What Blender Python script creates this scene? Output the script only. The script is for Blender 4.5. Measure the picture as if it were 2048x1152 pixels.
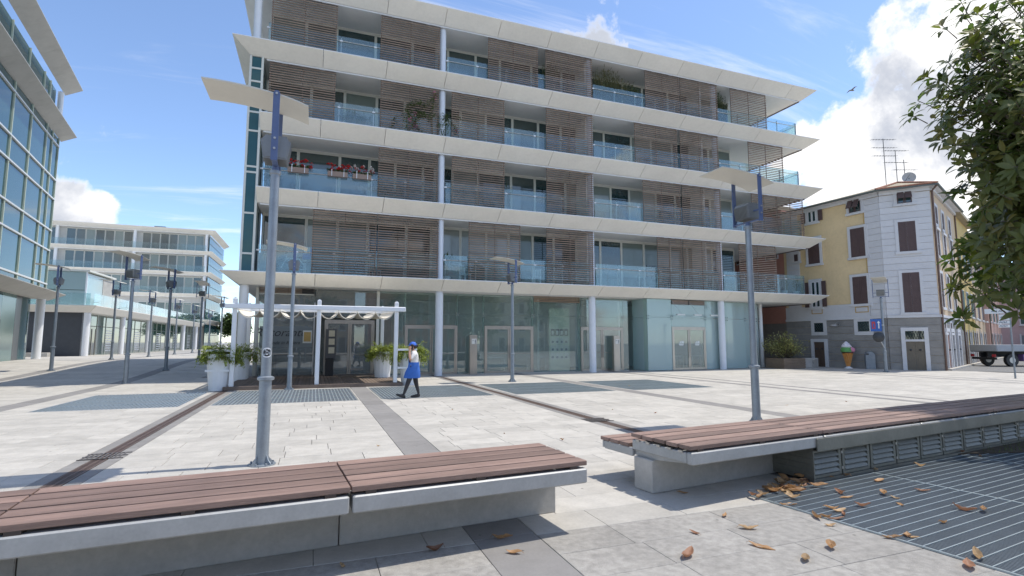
import bpy, bmesh, math, random
from math import sin, cos, pi, radians, sqrt, atan2
from mathutils import Vector, Matrix, Euler
random.seed(7)
for o in list(bpy.data.objects): bpy.data.objects.remove(o)
SC = bpy.context.scene
COL = SC.collection

# ---------------------------------------------------------------- camera, sky, sun, exposure
F, CX, CY, H = 1059.0, 1024.0, 576.0, 1.6            # pixels of the 2048 wide photograph, eye height in metres
PITCH, YAW = math.atan(108/1059.0), radians(20.45)
FW = Vector((sin(YAW)*cos(PITCH), cos(YAW)*cos(PITCH), sin(PITCH)))
RT = Vector((cos(YAW), -sin(YAW), 0)); UP = RT.cross(FW)
cd = bpy.data.cameras.new('camera'); cam = bpy.data.objects.new('camera', cd); COL.objects.link(cam)
cd.sensor_width = 36.0; cd.lens = 36.0*F/2048; cd.clip_end = 4000; cd.clip_start = 0.05
cam.matrix_world = Matrix((( RT.x, UP.x, -FW.x, 0), (RT.y, UP.y, -FW.y, 0), (RT.z, UP.z, -FW.z, H), (0,0,0,1)))
SC.camera = cam
SC.view_settings.view_transform = 'Standard'; SC.view_settings.look = 'None'
SC.view_settings.exposure = 0.82; SC.view_settings.gamma = 1.0

SUN_SHADOW = Vector((-0.42, 0.015, -1.0))            # metres a shadow moves for each metre of height
sd = -SUN_SHADOW.normalized()
sl = bpy.data.lights.new('sun', 'SUN'); sl.energy = 2.45; sl.angle = radians(0.6); sl.color = (1.0, 0.94, 0.84)
so = bpy.data.objects.new('sun', sl); COL.objects.link(so); so.location = sd*60
so.rotation_euler = (-sd).to_track_quat('-Z', 'Y').to_euler()
ELEV = math.asin(sd.z); AZ = atan2(sd.x, sd.y)

def ray(x, y): return FW*F + RT*(x-CX) - UP*(y-CY)
def gz(x, y, z=0.0):
    d = ray(x, y); t = (z-H)/d.z; return Vector((0,0,H)) + d*t
def py(x, y, Y):
    d = ray(x, y); return Vector((0,0,H)) + d*(Y/d.y)
def onface(x, y, P, u):                              # pixel -> (metres along a wall through P, height)
    d = ray(x, y); nx, ny = -u[1], u[0]
    t = (nx*P[0]+ny*P[1])/(nx*d.x+ny*d.y); q = Vector((0,0,H)) + d*t
    return (q.x-P[0])*u[0]+(q.y-P[1])*u[1], q.z
def pix(P):
    q = Vector(P)-Vector((0,0,H)); w = q.dot(FW)
    return CX+F*q.dot(RT)/w, CY-F*q.dot(UP)/w, w

# world: clear sky and drifting clouds
wd = bpy.data.worlds.new('World'); SC.world = wd; wd.use_nodes = True
nt = wd.node_tree; N = nt.nodes; L = nt.links; N.clear()
out = N.new('ShaderNodeOutputWorld'); bg = N.new('ShaderNodeBackground'); bg.inputs[1].default_value = 0.15
L.new(bg.outputs[0], out.inputs[0])
sky = N.new('ShaderNodeTexSky'); sky.sky_type = 'NISHITA'; sky.sun_disc = False
sky.sun_elevation = ELEV; sky.sun_rotation = AZ; sky.air_density = .85; sky.altitude = 900; sky.dust_density = .5; sky.ozone_density = 2.2
tc = N.new('ShaderNodeTexCoord'); DIR = tc.outputs['Generated']
def wn(t, **k):
    n = N.new(t)
    for a, b in k.items(): setattr(n, a, b)
    return n
def wmath(op, a, b=None, clamp=False):
    n = wn('ShaderNodeMath', operation=op, use_clamp=clamp)
    for i, v in enumerate((a, b)):
        if v is None: continue
        if isinstance(v, (int, float)): n.inputs[i].default_value = v
        else: L.new(v, n.inputs[i])
    return n.outputs[0]
sx = wn('ShaderNodeSeparateXYZ'); L.new(DIR, sx.inputs[0])
# project the direction on a cloud deck so that clouds flatten towards the horizon
den = wmath('ADD', wmath('MAXIMUM', sx.outputs[2], 0.0), 0.22)
cx = wn('ShaderNodeCombineXYZ'); L.new(wmath('DIVIDE', sx.outputs[0], den), cx.inputs[0]); L.new(wmath('DIVIDE', sx.outputs[1], den), cx.inputs[1])
def wnoise(scale, detail, rough, off, dist=0.0, stretch=None, deep=False):
    m = wn('ShaderNodeMapping'); m.inputs['Location'].default_value = off
    if stretch: m.inputs['Scale'].default_value = stretch[:3]; m.inputs['Rotation'].default_value = (0,0,stretch[3])
    L.new(DIR if deep else cx.outputs[0], m.inputs[0])
    n = wn('ShaderNodeTexNoise'); n.inputs['Scale'].default_value = scale; n.inputs['Detail'].default_value = detail
    n.inputs['Roughness'].default_value = rough; n.inputs['Distortion'].default_value = dist
    L.new(m.outputs[0], n.inputs['Vector']); return n.outputs[0]
def wmap(v, a, b, c, d, smooth=True):
    n = wn('ShaderNodeMapRange'); n.interpolation_type = 'SMOOTHSTEP' if smooth else 'LINEAR'
    L.new(v, n.inputs[0])
    for i, q in enumerate((a, b, c, d)): n.inputs[1+i].default_value = q
    return n.outputs[0]
# banks of cumulus where the photograph shows them, broken by noise; wisps; extra unseen cloud added for white fill, negative banks keep the view blue
def bank(px, py_, r, amp):
    d = ray(px, py_).normalized()
    vm = wn('ShaderNodeVectorMath', operation='DOT_PRODUCT'); vm.inputs[1].default_value = d; L.new(DIR, vm.inputs[0])
    return wmath('MULTIPLY', wmap(vm.outputs['Value'], cos(r), 1.0, 0.0, 1.0), amp)
big = wnoise(5.2, 10, 0.60, (3.1, 7.7, 1.3), 0.15, None, True)
acc = wmath('ADD', wmath('MULTIPLY', wmath('SUBTRACT', big, .5), 1.75), .5)
for b in ((1880, 330, .30, .15), (2500, 300, .50, .12), (1600, 420, .20, .20), (1800, 60, .14, .08), (1330, 30, .20, .10), (145, 430, .068, .36), (230, 435, .05, .32), (450, 560, .10, .25), (1580, 110, .14, -.16), (1650, 205, .07, -.16), (300, 150, .45, -.32), (700, 0, .40, -.28), (1000, 0, .2, -.1), (1450, 60, .16, -.06)):
    acc = wmath('ADD', acc, bank(*b))
dense = wmap(acc, .555, .70, 0, 1)
wisp = wmath('MULTIPLY', wmap(wnoise(1.5, 8, .64, (1.3, 4.2, 0), .9, (0.5, 2.8, 1, .9)), .50, .76, 0, 1), .50)
cover = wmath('MAXIMUM', dense, wisp)
shade = wmap(wnoise(6.0, 8, .58, (9.4, 2.3, 4.0), .2, None, True), .42, .64, 0.0, 1.0)
ccol = wn('ShaderNodeMix', data_type='RGBA'); L.new(wmath('MULTIPLY', shade, dense), ccol.inputs[0])
ccol.inputs[6].default_value = (4.9, 4.85, 4.8, 1); ccol.inputs[7].default_value = (2.35, 2.5, 2.85, 1)
smx = wn('ShaderNodeMix', data_type='RGBA'); L.new(cover, smx.inputs[0]); L.new(sky.outputs[0], smx.inputs[6]); L.new(ccol.outputs[2], smx.inputs[7])
L.new(smx.outputs[2], bg.inputs[0])

# ---------------------------------------------------------------- materials
MATS = {}
def mat(name, col, rough=.6, metal=0.0, var=0.0, vscale=3.0, bump=0.0, bscale=40.0, spec=.5, island=0.0, col2=None, stain=0.0, coat=0.0, stretch=None, trans=0.0):
    if name in MATS: return MATS[name]
    m = bpy.data.materials.new(name); m.use_nodes = True; MATS[name] = m
    nt = m.node_tree; N = nt.nodes; L = nt.links; b = N['Principled BSDF']
    b.inputs['Roughness'].default_value = rough; b.inputs['Metallic'].default_value = metal
    b.inputs['Specular IOR Level'].default_value = spec
    if coat: b.inputs['Coat Weight'].default_value = coat
    c = list(col)+[1]; b.inputs['Base Color'].default_value = c
    tc = N.new('ShaderNodeTexCoord'); vec = tc.outputs['Object']
    if stretch:
        mp = N.new('ShaderNodeMapping'); mp.inputs['Scale'].default_value = stretch; L.new(vec, mp.inputs[0]); vec = mp.outputs[0]
    cur = None
    def noise(s, d=5, r=.6):
        n = N.new('ShaderNodeTexNoise'); n.inputs['Scale'].default_value = s; n.inputs['Detail'].default_value = d; n.inputs['Roughness'].default_value = r
        L.new(vec, n.inputs['Vector']); return n.outputs[0]
    def mulval(cur, fac_out, lo, hi, a=.3, bb=.7):
        mr = N.new('ShaderNodeMapRange'); L.new(fac_out, mr.inputs[0]); mr.inputs[1].default_value = a; mr.inputs[2].default_value = bb; mr.inputs[3].default_value = lo; mr.inputs[4].default_value = hi
        mx = N.new('ShaderNodeMix'); mx.data_type = 'RGBA'; mx.blend_type = 'MULTIPLY'; mx.inputs[0].default_value = 1
        if cur is None: mx.inputs[6].default_value = c
        else: L.new(cur, mx.inputs[6])
        L.new(mr.outputs[0], mx.inputs[7]); return mx.outputs[2]
    if col2 is not None:
        mx = N.new('ShaderNodeMix'); mx.data_type = 'RGBA'; mx.inputs[6].default_value = c; mx.inputs[7].default_value = list(col2)+[1]
        mr = N.new('ShaderNodeMapRange'); L.new(noise(vscale*.7), mr.inputs[0]); mr.inputs[1].default_value = .38; mr.inputs[2].default_value = .62
        L.new(mr.outputs[0], mx.inputs[0]); cur = mx.outputs[2]
    if var: cur = mulval(cur, noise(vscale), 1-var, 1+var)
    if var: cur = mulval(cur, noise(vscale*9, 3), 1-var*.6, 1+var*.6)
    if stain: cur = mulval(cur, noise(.9, 8, .7), 1-stain, 1.0, .30, .52)
    if name in ('light_granite','grey_granite','rough_grey_granite'):          # old chewing gum and grime dots
        vo = N.new('ShaderNodeTexVoronoi'); vo.inputs['Scale'].default_value = 3.2; vo.inputs['Randomness'].default_value = 1.0; gp = N.new('ShaderNodeNewGeometry'); L.new(gp.outputs['Position'], vo.inputs['Vector'])
        cur = mulval(cur, vo.outputs['Distance'], .45, 1.0, .035, .06)
    if island:
        g = N.new('ShaderNodeNewGeometry'); oi = N.new('ShaderNodeObjectInfo'); ad = N.new('ShaderNodeMath'); ad.operation = 'ADD'
        L.new(g.outputs['Random Per Island'], ad.inputs[0]); L.new(oi.outputs['Random'], ad.inputs[1])
        fr = N.new('ShaderNodeMath'); fr.operation = 'FRACT'; L.new(ad.outputs[0], fr.inputs[0])
        cur = mulval(cur, fr.outputs[0], 1-island, 1+island, 0, 1)
    if cur is not None: L.new(cur, b.inputs['Base Color'])
    if bump:
        bp = N.new('ShaderNodeBump'); bp.inputs['Strength'].default_value = bump; bp.inputs['Distance'].default_value = .01
        L.new(noise(bscale, 4), bp.inputs['Height']); L.new(bp.outputs[0], b.inputs['Normal'])
    return m
def glass(name, tint=(.86,.95,.94), refl=1.0, rough=0.0, body=None, bodyfac=0.0):
    """clear pane: tinted transparency plus Fresnel mirror, and a little milky body for frosted panes"""
    if name in MATS: return MATS[name]
    m = bpy.data.materials.new(name); m.use_nodes = True; MATS[name] = m
    nt = m.node_tree; N = nt.nodes; L = nt.links; N.clear()
    o = N.new('ShaderNodeOutputMaterial'); t = N.new('ShaderNodeBsdfTransparent'); t.inputs[0].default_value = list(tint)+[1]
    g = N.new('ShaderNodeBsdfGlossy'); g.inputs['Roughness'].default_value = rough; g.inputs[0].default_value = (.95,.98,1,1)
    lw = N.new('ShaderNodeLayerWeight'); pw = N.new('ShaderNodeMath'); pw.operation = 'POWER'; pw.inputs[1].default_value = 5.0; L.new(lw.outputs['Facing'], pw.inputs[0])
    fr = N.new('ShaderNodeMath'); fr.operation = 'MULTIPLY_ADD'; fr.inputs[1].default_value = .96; fr.inputs[2].default_value = .045; L.new(pw.outputs[0], fr.inputs[0])
    ml = N.new('ShaderNodeMath'); ml.operation = 'MULTIPLY'; ml.use_clamp = True; ml.inputs[1].default_value = refl; L.new(fr.outputs[0], ml.inputs[0])
    mx = N.new('ShaderNodeMixShader'); L.new(ml.outputs[0], mx.inputs[0])
    src = t
    if body:
        d = N.new('ShaderNodeBsdfDiffuse'); d.inputs[0].default_value = list(body)+[1]
        m2 = N.new('ShaderNodeMixShader'); m2.inputs[0].default_value = bodyfac; L.new(t.outputs[0], m2.inputs[1]); L.new(d.outputs[0], m2.inputs[2]); src = m2
    L.new(src.outputs[0], mx.inputs[1]); L.new(g.outputs[0], mx.inputs[2]); L.new(mx.outputs[0], o.inputs[0])
    return m

M_fascia = mat('cream_fascia', (.80,.77,.70), .55, var=.04, vscale=.8, island=.035, stain=.05)
M_soffit = mat('white_soffit', (.79,.78,.755), .7, var=.03)
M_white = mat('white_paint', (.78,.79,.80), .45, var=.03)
M_bluewhite = mat('pale_column_paint', (.70,.74,.80), .4, var=.03)
M_frame = mat('window_frame_paint', (.66,.66,.60), .5, var=.03)
M_slat = mat('weathered_louvre_wood', (.265,.19,.14), .75, var=.16, vscale=2, island=.22)
M_alu = mat('brushed_aluminium', (.52,.51,.49), .38, .75, var=.06, vscale=6)
M_bronze = mat('brushed_steel_warm', (.46,.42,.37), .36, .8, var=.08, vscale=4, stretch=(1,1,.1))
M_darkmetal = mat('dark_metal', (.07,.075,.08), .5, .5, var=.1)
M_teal = mat('dark_teal_glass', (.022,.05,.052), .03, spec=1.0, coat=.6, var=.15, vscale=.6)
M_blind = mat('blind_behind_glass', (.16,.20,.18), .12, spec=1.0, coat=.5, var=.06, vscale=.5)
M_blind2 = mat('pale_blind_behind_glass', (.27,.30,.28), .14, spec=1.0, coat=.5, var=.06, vscale=.5)
M_curtain = mat('curtain_glass', (.06,.085,.08), .06, spec=1.0, coat=.6, var=.12, vscale=1.2)
M_tealface = mat('teal_curtain_wall', (.04,.10,.11), .03, spec=.45, var=.06, vscale=.3); MATS['teal_curtain_wall'].node_tree.nodes['Principled BSDF'].inputs['Specular Tint'].default_value = (.55,.80,.88,1)
M_rail = glass('railing_glass', (.80,.91,.92), 1.5, 0.0, (.58,.72,.76), .10)
M_pane = glass('shopfront_glass', (.86,.93,.91), 2.2, 0.0, (.55,.66,.64), .12)
M_dim = glass('restaurant_glass', (.68,.72,.71), 2.0, 0.0, (.48,.51,.51), .24)
M_frost = glass('frosted_panel', (.7,.85,.86), 1.2, .05, (.66,.80,.80), .42)
M_concrete = mat('cast_concrete', (.45,.43,.395), .8, var=.10, vscale=2.5, bump=.25, bscale=60, stain=.22)
M_core = mat('pale_render', (.55,.54,.51), .8, var=.04)
M_pole = mat('galvanised_grey_paint', (.27,.305,.34), .42, .35, var=.10, vscale=5, stain=.15)
M_blue = mat('blue_lamp_paint', (.095,.135,.26), .45, var=.08, vscale=6)
M_lamppanel = mat('cream_reflector', (.62,.60,.53), .5, var=.03)
M_flood = mat('floodlight_grey', (.27,.28,.28), .5, .4, var=.08)
M_plank = mat('bench_hardwood', (.235,.155,.125), .62, var=.20, vscale=4, island=.26, bump=.35, bscale=30, stain=.12, stretch=(.35,3.2,3.2))
M_bolt = mat('bolt_steel', (.5,.48,.45), .4, .8)
M_granite = mat('light_granite', (.45,.428,.388), .82, var=.10, vscale=4, island=.09, stain=.14, bump=.2, bscale=120)
M_dgranite = mat('grey_granite', (.235,.225,.215), .82, var=.08, vscale=5, island=.08, stain=.12, bump=.2, bscale=120)
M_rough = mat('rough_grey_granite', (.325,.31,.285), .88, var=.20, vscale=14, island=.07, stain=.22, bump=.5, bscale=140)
M_joint = mat('mortar_bed', (.26,.25,.23), .9, var=.1)
M_far = mat('far_paving', (.36,.35,.33), .85, var=.06, vscale=.6, island=.05)
M_asphalt = mat('street_asphalt', (.17,.17,.168), .9, var=.08, vscale=2)
M_gratedark = mat('grating_mesh', (.085,.105,.125), .55, .3, var=.18, vscale=3, bump=.6, bscale=90)
M_gratebar = mat('grating_bar', (.40,.46,.48), .4, .6, var=.06)
M_deck = mat('deck_boards', (.16,.12,.095), .7, var=.15, vscale=4, island=.15)
M_soil = mat('soil', (.06,.045,.03), .95, var=.3, vscale=9)
M_rubber = mat('black_plastic', (.02,.02,.022), .5)
M_terracotta = mat('terracotta', (.33,.13,.07), .8, var=.1)
M_canvas = mat('cream_canvas', (.72,.68,.60), .85, var=.04)
M_room = mat('room_wall', (.74,.75,.73), .8, var=.05)
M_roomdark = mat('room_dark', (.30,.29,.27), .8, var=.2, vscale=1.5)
M_paper = mat('printed_paper', (.70,.70,.66), .7)

# ---------------------------------------------------------------- geometry helpers
WL = {}
def link(o, parent=None):
    COL.objects.link(o)
    if parent is not None: o.parent = parent
    return o
def thing(name, label, cat, loc=(0,0,0), group=None):
    o = bpy.data.objects.new(name, None); o.empty_display_size = .2; COL.objects.link(o)
    o.location = loc; WL[o] = Vector(loc); o['label'] = label; o['category'] = cat
    if group: o['group'] = group
    return o
def tag(o, label, cat, group=None):
    o['label'] = label; o['category'] = cat
    if group: o['group'] = group
    return o
class MB:
    def __init__(s): s.v = []; s.f = []; s.m = []
    def add(s, vs, fs, mi=0):
        k = len(s.v); s.v += [tuple(p) for p in vs]; s.f += [tuple(i+k for i in q) for q in fs]; s.m += [mi]*len(fs); return s
    def box(s, x0, x1, y0, y1, z0, z1, mi=0):
        return s.add([(x0,y0,z0),(x1,y0,z0),(x1,y1,z0),(x0,y1,z0),(x0,y0,z1),(x1,y0,z1),(x1,y1,z1),(x0,y1,z1)],
                     [(0,3,2,1),(4,5,6,7),(0,1,5,4),(1,2,6,5),(2,3,7,6),(3,0,4,7)], mi)
    def obox(s, P, u, s0, s1, d0, d1, z0, z1, mi=0):
        """box along a wall: s metres along u from P, d metres out (to the right-hand normal of u)"""
        n = (u[1], -u[0]); q = lambda a, d, z: (P[0]+u[0]*a+n[0]*d, P[1]+u[1]*a+n[1]*d, z)
        vs = [q(s0,d0,z0),q(s1,d0,z0),q(s1,d1,z0),q(s0,d1,z0),q(s0,d0,z1),q(s1,d0,z1),q(s1,d1,z1),q(s0,d1,z1)]
        return s.add(vs, [(0,1,2,3),(7,6,5,4),(4,5,1,0),(5,6,2,1),(6,7,3,2),(7,4,0,3)], mi)
    def cbox(s, x0, x1, y0, y1, z0, z1, c=.004, mi=0):
        """box with chamfered vertical and top edges"""
        r = lambda e, z: [(x0+e+c,y0+e,z),(x1-e-c,y0+e,z),(x1-e,y0+e+c,z),(x1-e,y1-e-c,z),(x1-e-c,y1-e,z),(x0+e+c,y1-e,z),(x0+e,y1-e-c,z),(x0+e,y0+e+c,z)]
        vs = r(c,z0)+r(0,z0+c)+r(0,z1-c)+r(c,z1); fs = [tuple(range(7,-1,-1)), tuple(range(24,32))]
        for k in range(3):
            for i in range(8): fs.append((k*8+i, k*8+(i+1)%8, k*8+8+(i+1)%8, k*8+8+i))
        return s.add(vs, fs, mi)
    def prism(s, poly, a0, a1, axis='x', mi=0):
        n = len(poly)
        mk = {'x': lambda a,p:(a,p[0],p[1]), 'y': lambda a,p:(p[0],a,p[1]), 'z': lambda a,p:(p[0],p[1],a)}[axis]
        vs = [mk(a0,p) for p in poly]+[mk(a1,p) for p in poly]
        fs = [tuple(range(n-1,-1,-1)), tuple(range(n,2*n))]+[(i,(i+1)%n,n+(i+1)%n,n+i) for i in range(n)]
        return s.add(vs, fs, mi)
    def loft(s, rings, cap=True, close=True, mi=0):
        n = len(rings[0]); vs = [p for r in rings for p in r]; fs = []
        for k in range(len(rings)-1):
            for i in range(n if close else n-1): fs.append((k*n+i, k*n+(i+1)%n, k*n+n+(i+1)%n, k*n+n+i))
        if cap: fs += [tuple(range(n-1,-1,-1)), tuple(range((len(rings)-1)*n, len(rings)*n))]
        return s.add(vs, fs, mi)
    def lathe(s, prof, n=16, c=(0,0,0), mi=0, cap=True):
        return s.loft([[(c[0]+r*cos(2*pi*i/n), c[1]+r*sin(2*pi*i/n), c[2]+z) for i in range(n)] for r, z in prof], cap, True, mi)
    def tube(s, pts, rad, n=8, mi=0, cap=True):
        pts = [Vector(p) for p in pts]; rings = []
        rad = rad if isinstance(rad, (list, tuple)) else [rad]*len(pts)
        for i, p in enumerate(pts):
            d = (pts[min(i+1,len(pts)-1)]-pts[max(i-1,0)])
            if d.length < 1e-9: d = Vector((0,0,1))
            d.normalize(); a = d.orthogonal().normalized() if i == 0 else (a - d*a.dot(d)).normalized()
            b = d.cross(a); rings.append([p+(a*cos(2*pi*k/n)+b*sin(2*pi*k/n))*rad[i] for k in range(n)])
        return s.loft(rings, cap, True, mi)
    def ball(s, c, r, n=10, m=7, mi=0):
        r = r if isinstance(r, (list, tuple)) else (r, r, r)
        return s.loft([[(c[0]+r[0]*sin(pi*(j+.02)/(m-1+.04))*cos(2*pi*i/n), c[1]+r[1]*sin(pi*(j+.02)/(m-1+.04))*sin(2*pi*i/n), c[2]-r[2]*cos(pi*(j+.02)/(m-1+.04))) for i in range(n)] for j in range(m)], True, True, mi)
    def mesh(s, name, mats):
        me = bpy.data.meshes.new(name); me.from_pydata(s.v, [], s.f)
        for m in (mats if isinstance(mats, (list, tuple)) else [mats]): me.materials.append(m)
        if any(s.m): me.polygons.foreach_set('material_index', s.m)
        return me
    def build(s, name, mats, parent=None, smooth=False, local=False, kind=None, label=None, angle=35):
        if parent is not None and not local:
            w = WL[parent]; s.v = [(p[0]-w.x, p[1]-w.y, p[2]-w.z) for p in s.v]
        me = s.mesh(name, mats)
        if smooth:
            me.polygons.foreach_set('use_smooth', [True]*len(me.polygons))
            try: me.set_sharp_from_angle(angle=radians(angle))
            except Exception: pass
        o = bpy.data.objects.new(name, me); link(o, parent); WL[o] = WL[parent].copy() if parent is not None else Vector((0,0,0))
        if kind: o['kind'] = kind
        if label: o['label'] = label
        return o
def copy_tree(o, parent=None, loc=None, rz=None, label=None):
    c = o.copy(); link(c, parent)
    if loc is not None: c.location = loc
    if rz is not None: c.rotation_euler = (0,0,rz)
    if label: c['label'] = label
    for ch in list(o.children): copy_tree(ch, c)
    return c
def inst(me, name, parent, loc=(0,0,0), rot=(0,0,0), scale=(1,1,1)):
    o = bpy.data.objects.new(name, me); link(o, parent); w = WL[parent] if parent is not None else Vector((0,0,0))
    o.location = Vector(loc)-w; o.rotation_euler = rot; o.scale = scale; WL[o] = Vector(loc); return o
def text_mesh(txt, size, shear=0.0, align='CENTER', thick=0.002):
    c = bpy.data.curves.new('lettering', 'FONT'); c.body = txt; c.size = size; c.shear = shear; c.align_x = align; c.extrude = thick; c.resolution_u = 3
    t = bpy.data.objects.new('lettering', c); COL.objects.link(t); bpy.context.view_layer.update()
    me = bpy.data.meshes.new_from_object(t.evaluated_get(bpy.context.evaluated_depsgraph_get()))
    bpy.data.objects.remove(t); return me
def text(txt, size, m, parent, loc, rot, shear=0.0, align='CENTER', thick=.002):
    me = text_mesh(txt, size, shear, align, thick); me.materials.clear(); me.materials.append(m)
    o = inst(me, 'lettering', parent, loc, rot); return o
def sstep(t): t = max(0.0, min(1.0, t)); return t*t*(3-2*t)
def gh(x, y): return 0.5*sstep((y-23)/16)*sstep((-3.6-x)/3.0)      # the paving climbs gently towards the far left

# ---------------------------------------------------------------- ground and paving
xs = [-1500,-400,-120,-60,-40,-30]+[-26+1.0*i for i in range(24)]+[-2,0,6,12,20,28,34,45,70,120,400,1500]
ys = [-400,-60,-12,-4,1.5,4,8,12,16,20,22]+[23+1.2*i for i in range(15)]+[42,48,56,66,80,100,130,180,400,1800]
g = MB(); nx = len(xs)
g.v = [(x, y, gh(x,y)-.022) for y in ys for x in xs]
pb = MB(); pb.v = list(g.v)
for j in range(len(ys)-1):
    for i in range(nx-1):
        inside = -26 <= xs[i] and xs[i+1] <= 34 and 1.5 <= ys[j] and ys[j+1] <= 56
        (pb if inside else g).f.append((j*nx+i, j*nx+i+1, j*nx+nx+i+1, j*nx+nx+i)); (pb if inside else g).m.append(0)
ground = g.build('ground', M_far); ground['kind'] = 'structure'; ground['label'] = 'pale paved ground reaching the horizon'
plaza = pb.build('plaza_paving', M_joint); plaza['kind'] = 'structure'; plaza['label'] = 'pale granite slab paving of the plaza'

STRIPS = [(-11.95,-11.4,0),(-7.25,-6.70,0),(-2.95,-2.42,1),(1.27,1.80,0),(5.27,5.80,1),(9.52,10.02,0),(15.08,15.48,0),(16.1,16.4,0),(25.8,26.2,0),(27.2,27.5,0)]
GRATES = [(-6.05,-3.12),(-2.36,1.20),(1.87,5.18),(5.90,9.42),(10.12,13.45)]
GY0, GY1 = 15.42, 19.5
LB_O, LB_A = Vector((2.25,4.17,0)), radians(4.6)
RB_O, RB_A = Vector((3.48,4.36,0)), radians(7.0)
def blocked(x0,x1,y0,y1):
    if y0 > 25.85 and x1 > -3.3: return True
    for a,b in GRATES:
        if x0 >= a-.05 and x1 <= b+.05 and y0 >= GY0-.02 and y1 <= GY1+.02: return True
    return False
stones = []                                                     # (x0,x1,y0,y1,dark)
cells = []; prev = -26.0
for a,b,dr in STRIPS: cells.append((prev,a)); prev = b
cells.append((prev, 34.0))
rr = random.Random(11)
for ci,(a,b) in enumerate(cells):
    y = 1.6; row = 0
    while y < 56:
        dy = .44 if y < 24 else .88
        if y < GY0 < y+dy: dy = GY0-y
        elif y < GY1 < y+dy: dy = GY1-y
        cuts = [(a,b)]
        for ga,gb in GRATES:
            if a <= ga and gb <= b and y >= GY0-.01 and y+dy <= GY1+.01: cuts = [(a,ga),(gb,b)]
        for ca,cb in cuts:
            x = ca; first = True
            while x < cb-.01:
                l = rr.choice((.62,.85,.85,1.1)) if y < 24 else 1.3
                if first: l *= rr.uniform(.4,1.0); first = False
                x1 = x+l
                if cb-x1 < .25: x1 = cb
                if not (y > 25.5 and x1 > -3.4) and not (y > 24 and x < -25): stones.append((x,x1,y,y+dy,0))
                x = x1
        y += dy; row += 1
for a,b,dr in STRIPS:
    y = 1.6
    while y < (25.4 if a > -4 else 70):
        l = .9 if y < 24 else 1.5
        if dr and y < 24.0:
            stones.append((a,a+.165,y,y+l,1)); stones.append((b-.165,b,y,y+l,1))
        else: stones.append((a,b,y,y+l,1))
        y += l
def area(s):
    q = [(s[0],s[2]),(s[1],s[2]),(s[1],s[3]),(s[0],s[3])]; p = []
    for x,y in q:
        u,v,w = pix((x,y,0)); 
        if w < .5: return 0
        p.append((u,v))
    cu = sum(a for a,_ in p)/4; cv = sum(b for _,b in p)/4
    if not (0 < cu < 2048 and 0 < cv < 1152): return 0
    if 2.9 < s[2] and s[3] < 5.2 and s[1] < 2.2 and cv < 1060: return 0
    return abs(sum(p[i][0]*p[(i+1)%4][1]-p[(i+1)%4][0]*p[i][1] for i in range(4)))/2
stones.sort(key=lambda s: -area(s))
def stone(mb, s, mi=0):
    e = .0022 if s[3] < 7 else (.0035 if s[3] < 24 else .006); x0,x1,y0,y1 = s[0]+e,s[1]-e,s[2]+e,s[3]-e; c = .003
    dz = rr.uniform(-.0012,.0012)
    z = [gh(x,y)+dz for x,y in ((x0,y0),(x1,y0),(x1,y1),(x0,y1))]
    lo = [(x0,y0,z[0]-.02),(x1,y0,z[1]-.02),(x1,y1,z[2]-.02),(x0,y1,z[3]-.02)]
    md = [(x0,y0,z[0]-c),(x1,y0,z[1]-c),(x1,y1,z[2]-c),(x0,y1,z[3]-c)]
    tp = [(x0+c,y0+c,z[0]),(x1-c,y0+c,z[1]),(x1-c,y1-c,z[2]),(x0+c,y1-c,z[3])]
    fs = [(8,9,10,11)]+[(i,(i+1)%4,4+(i+1)%4,4+i) for i in range(4)]+[(4+i,4+(i+1)%4,8+(i+1)%4,8+i) for i in range(4)]
    mb.add(lo+md+tp, fs, mi)
rest = MB()
for k,s in enumerate(stones):
    if k < 300:
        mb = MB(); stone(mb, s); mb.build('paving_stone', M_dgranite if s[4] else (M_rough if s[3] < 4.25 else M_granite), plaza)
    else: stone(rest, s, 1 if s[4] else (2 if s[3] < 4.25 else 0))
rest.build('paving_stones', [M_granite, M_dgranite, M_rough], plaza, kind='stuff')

# drain channels: a slotted cover between the two granite strips
for a,b,lab in ((-2.95,-2.42,'slotted brown drain channel crossing the plaza towards the white planter'),(5.27,5.80,'slotted drain channel running from the column to the right bench')):
    t = thing('drain_channel', lab, 'drain', ((a+b)/2,5,0), 'drain channels')
    MB().box(a+.17,b-.17,1.6,24,-.016,-.012).build('channel_bed', M_rubber, t)
    br = MB(); y = 1.62
    while y < 23.9:
        br.box(a+.172,b-.172,y,y+.026,-.012,-.002); y += .045
    for xx in (a+.172,(a+b)/2-.012,b-.196): br.box(xx,xx+.024,1.6,24,-.0118,-.0005)
    br.build('grate_bars', mat('rusty_grate',(.15,.105,.085),.6,.4,var=.2,vscale=5), t, kind='stuff')
    yy = 8.95 if a < 0 else 9.6
    fr = MB()
    for q in range(9): fr.box(a+.02+q*.054,a+.04+q*.054,yy,yy+.42,.002,.010)
    for q in (0,.2,.4): fr.box(a,b,yy+q,yy+q+.02,.002,.011)
    fr.build('inlet_grate', mat('worn_iron',(.17,.155,.145),.55,.4,var=.15), t)
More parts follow.
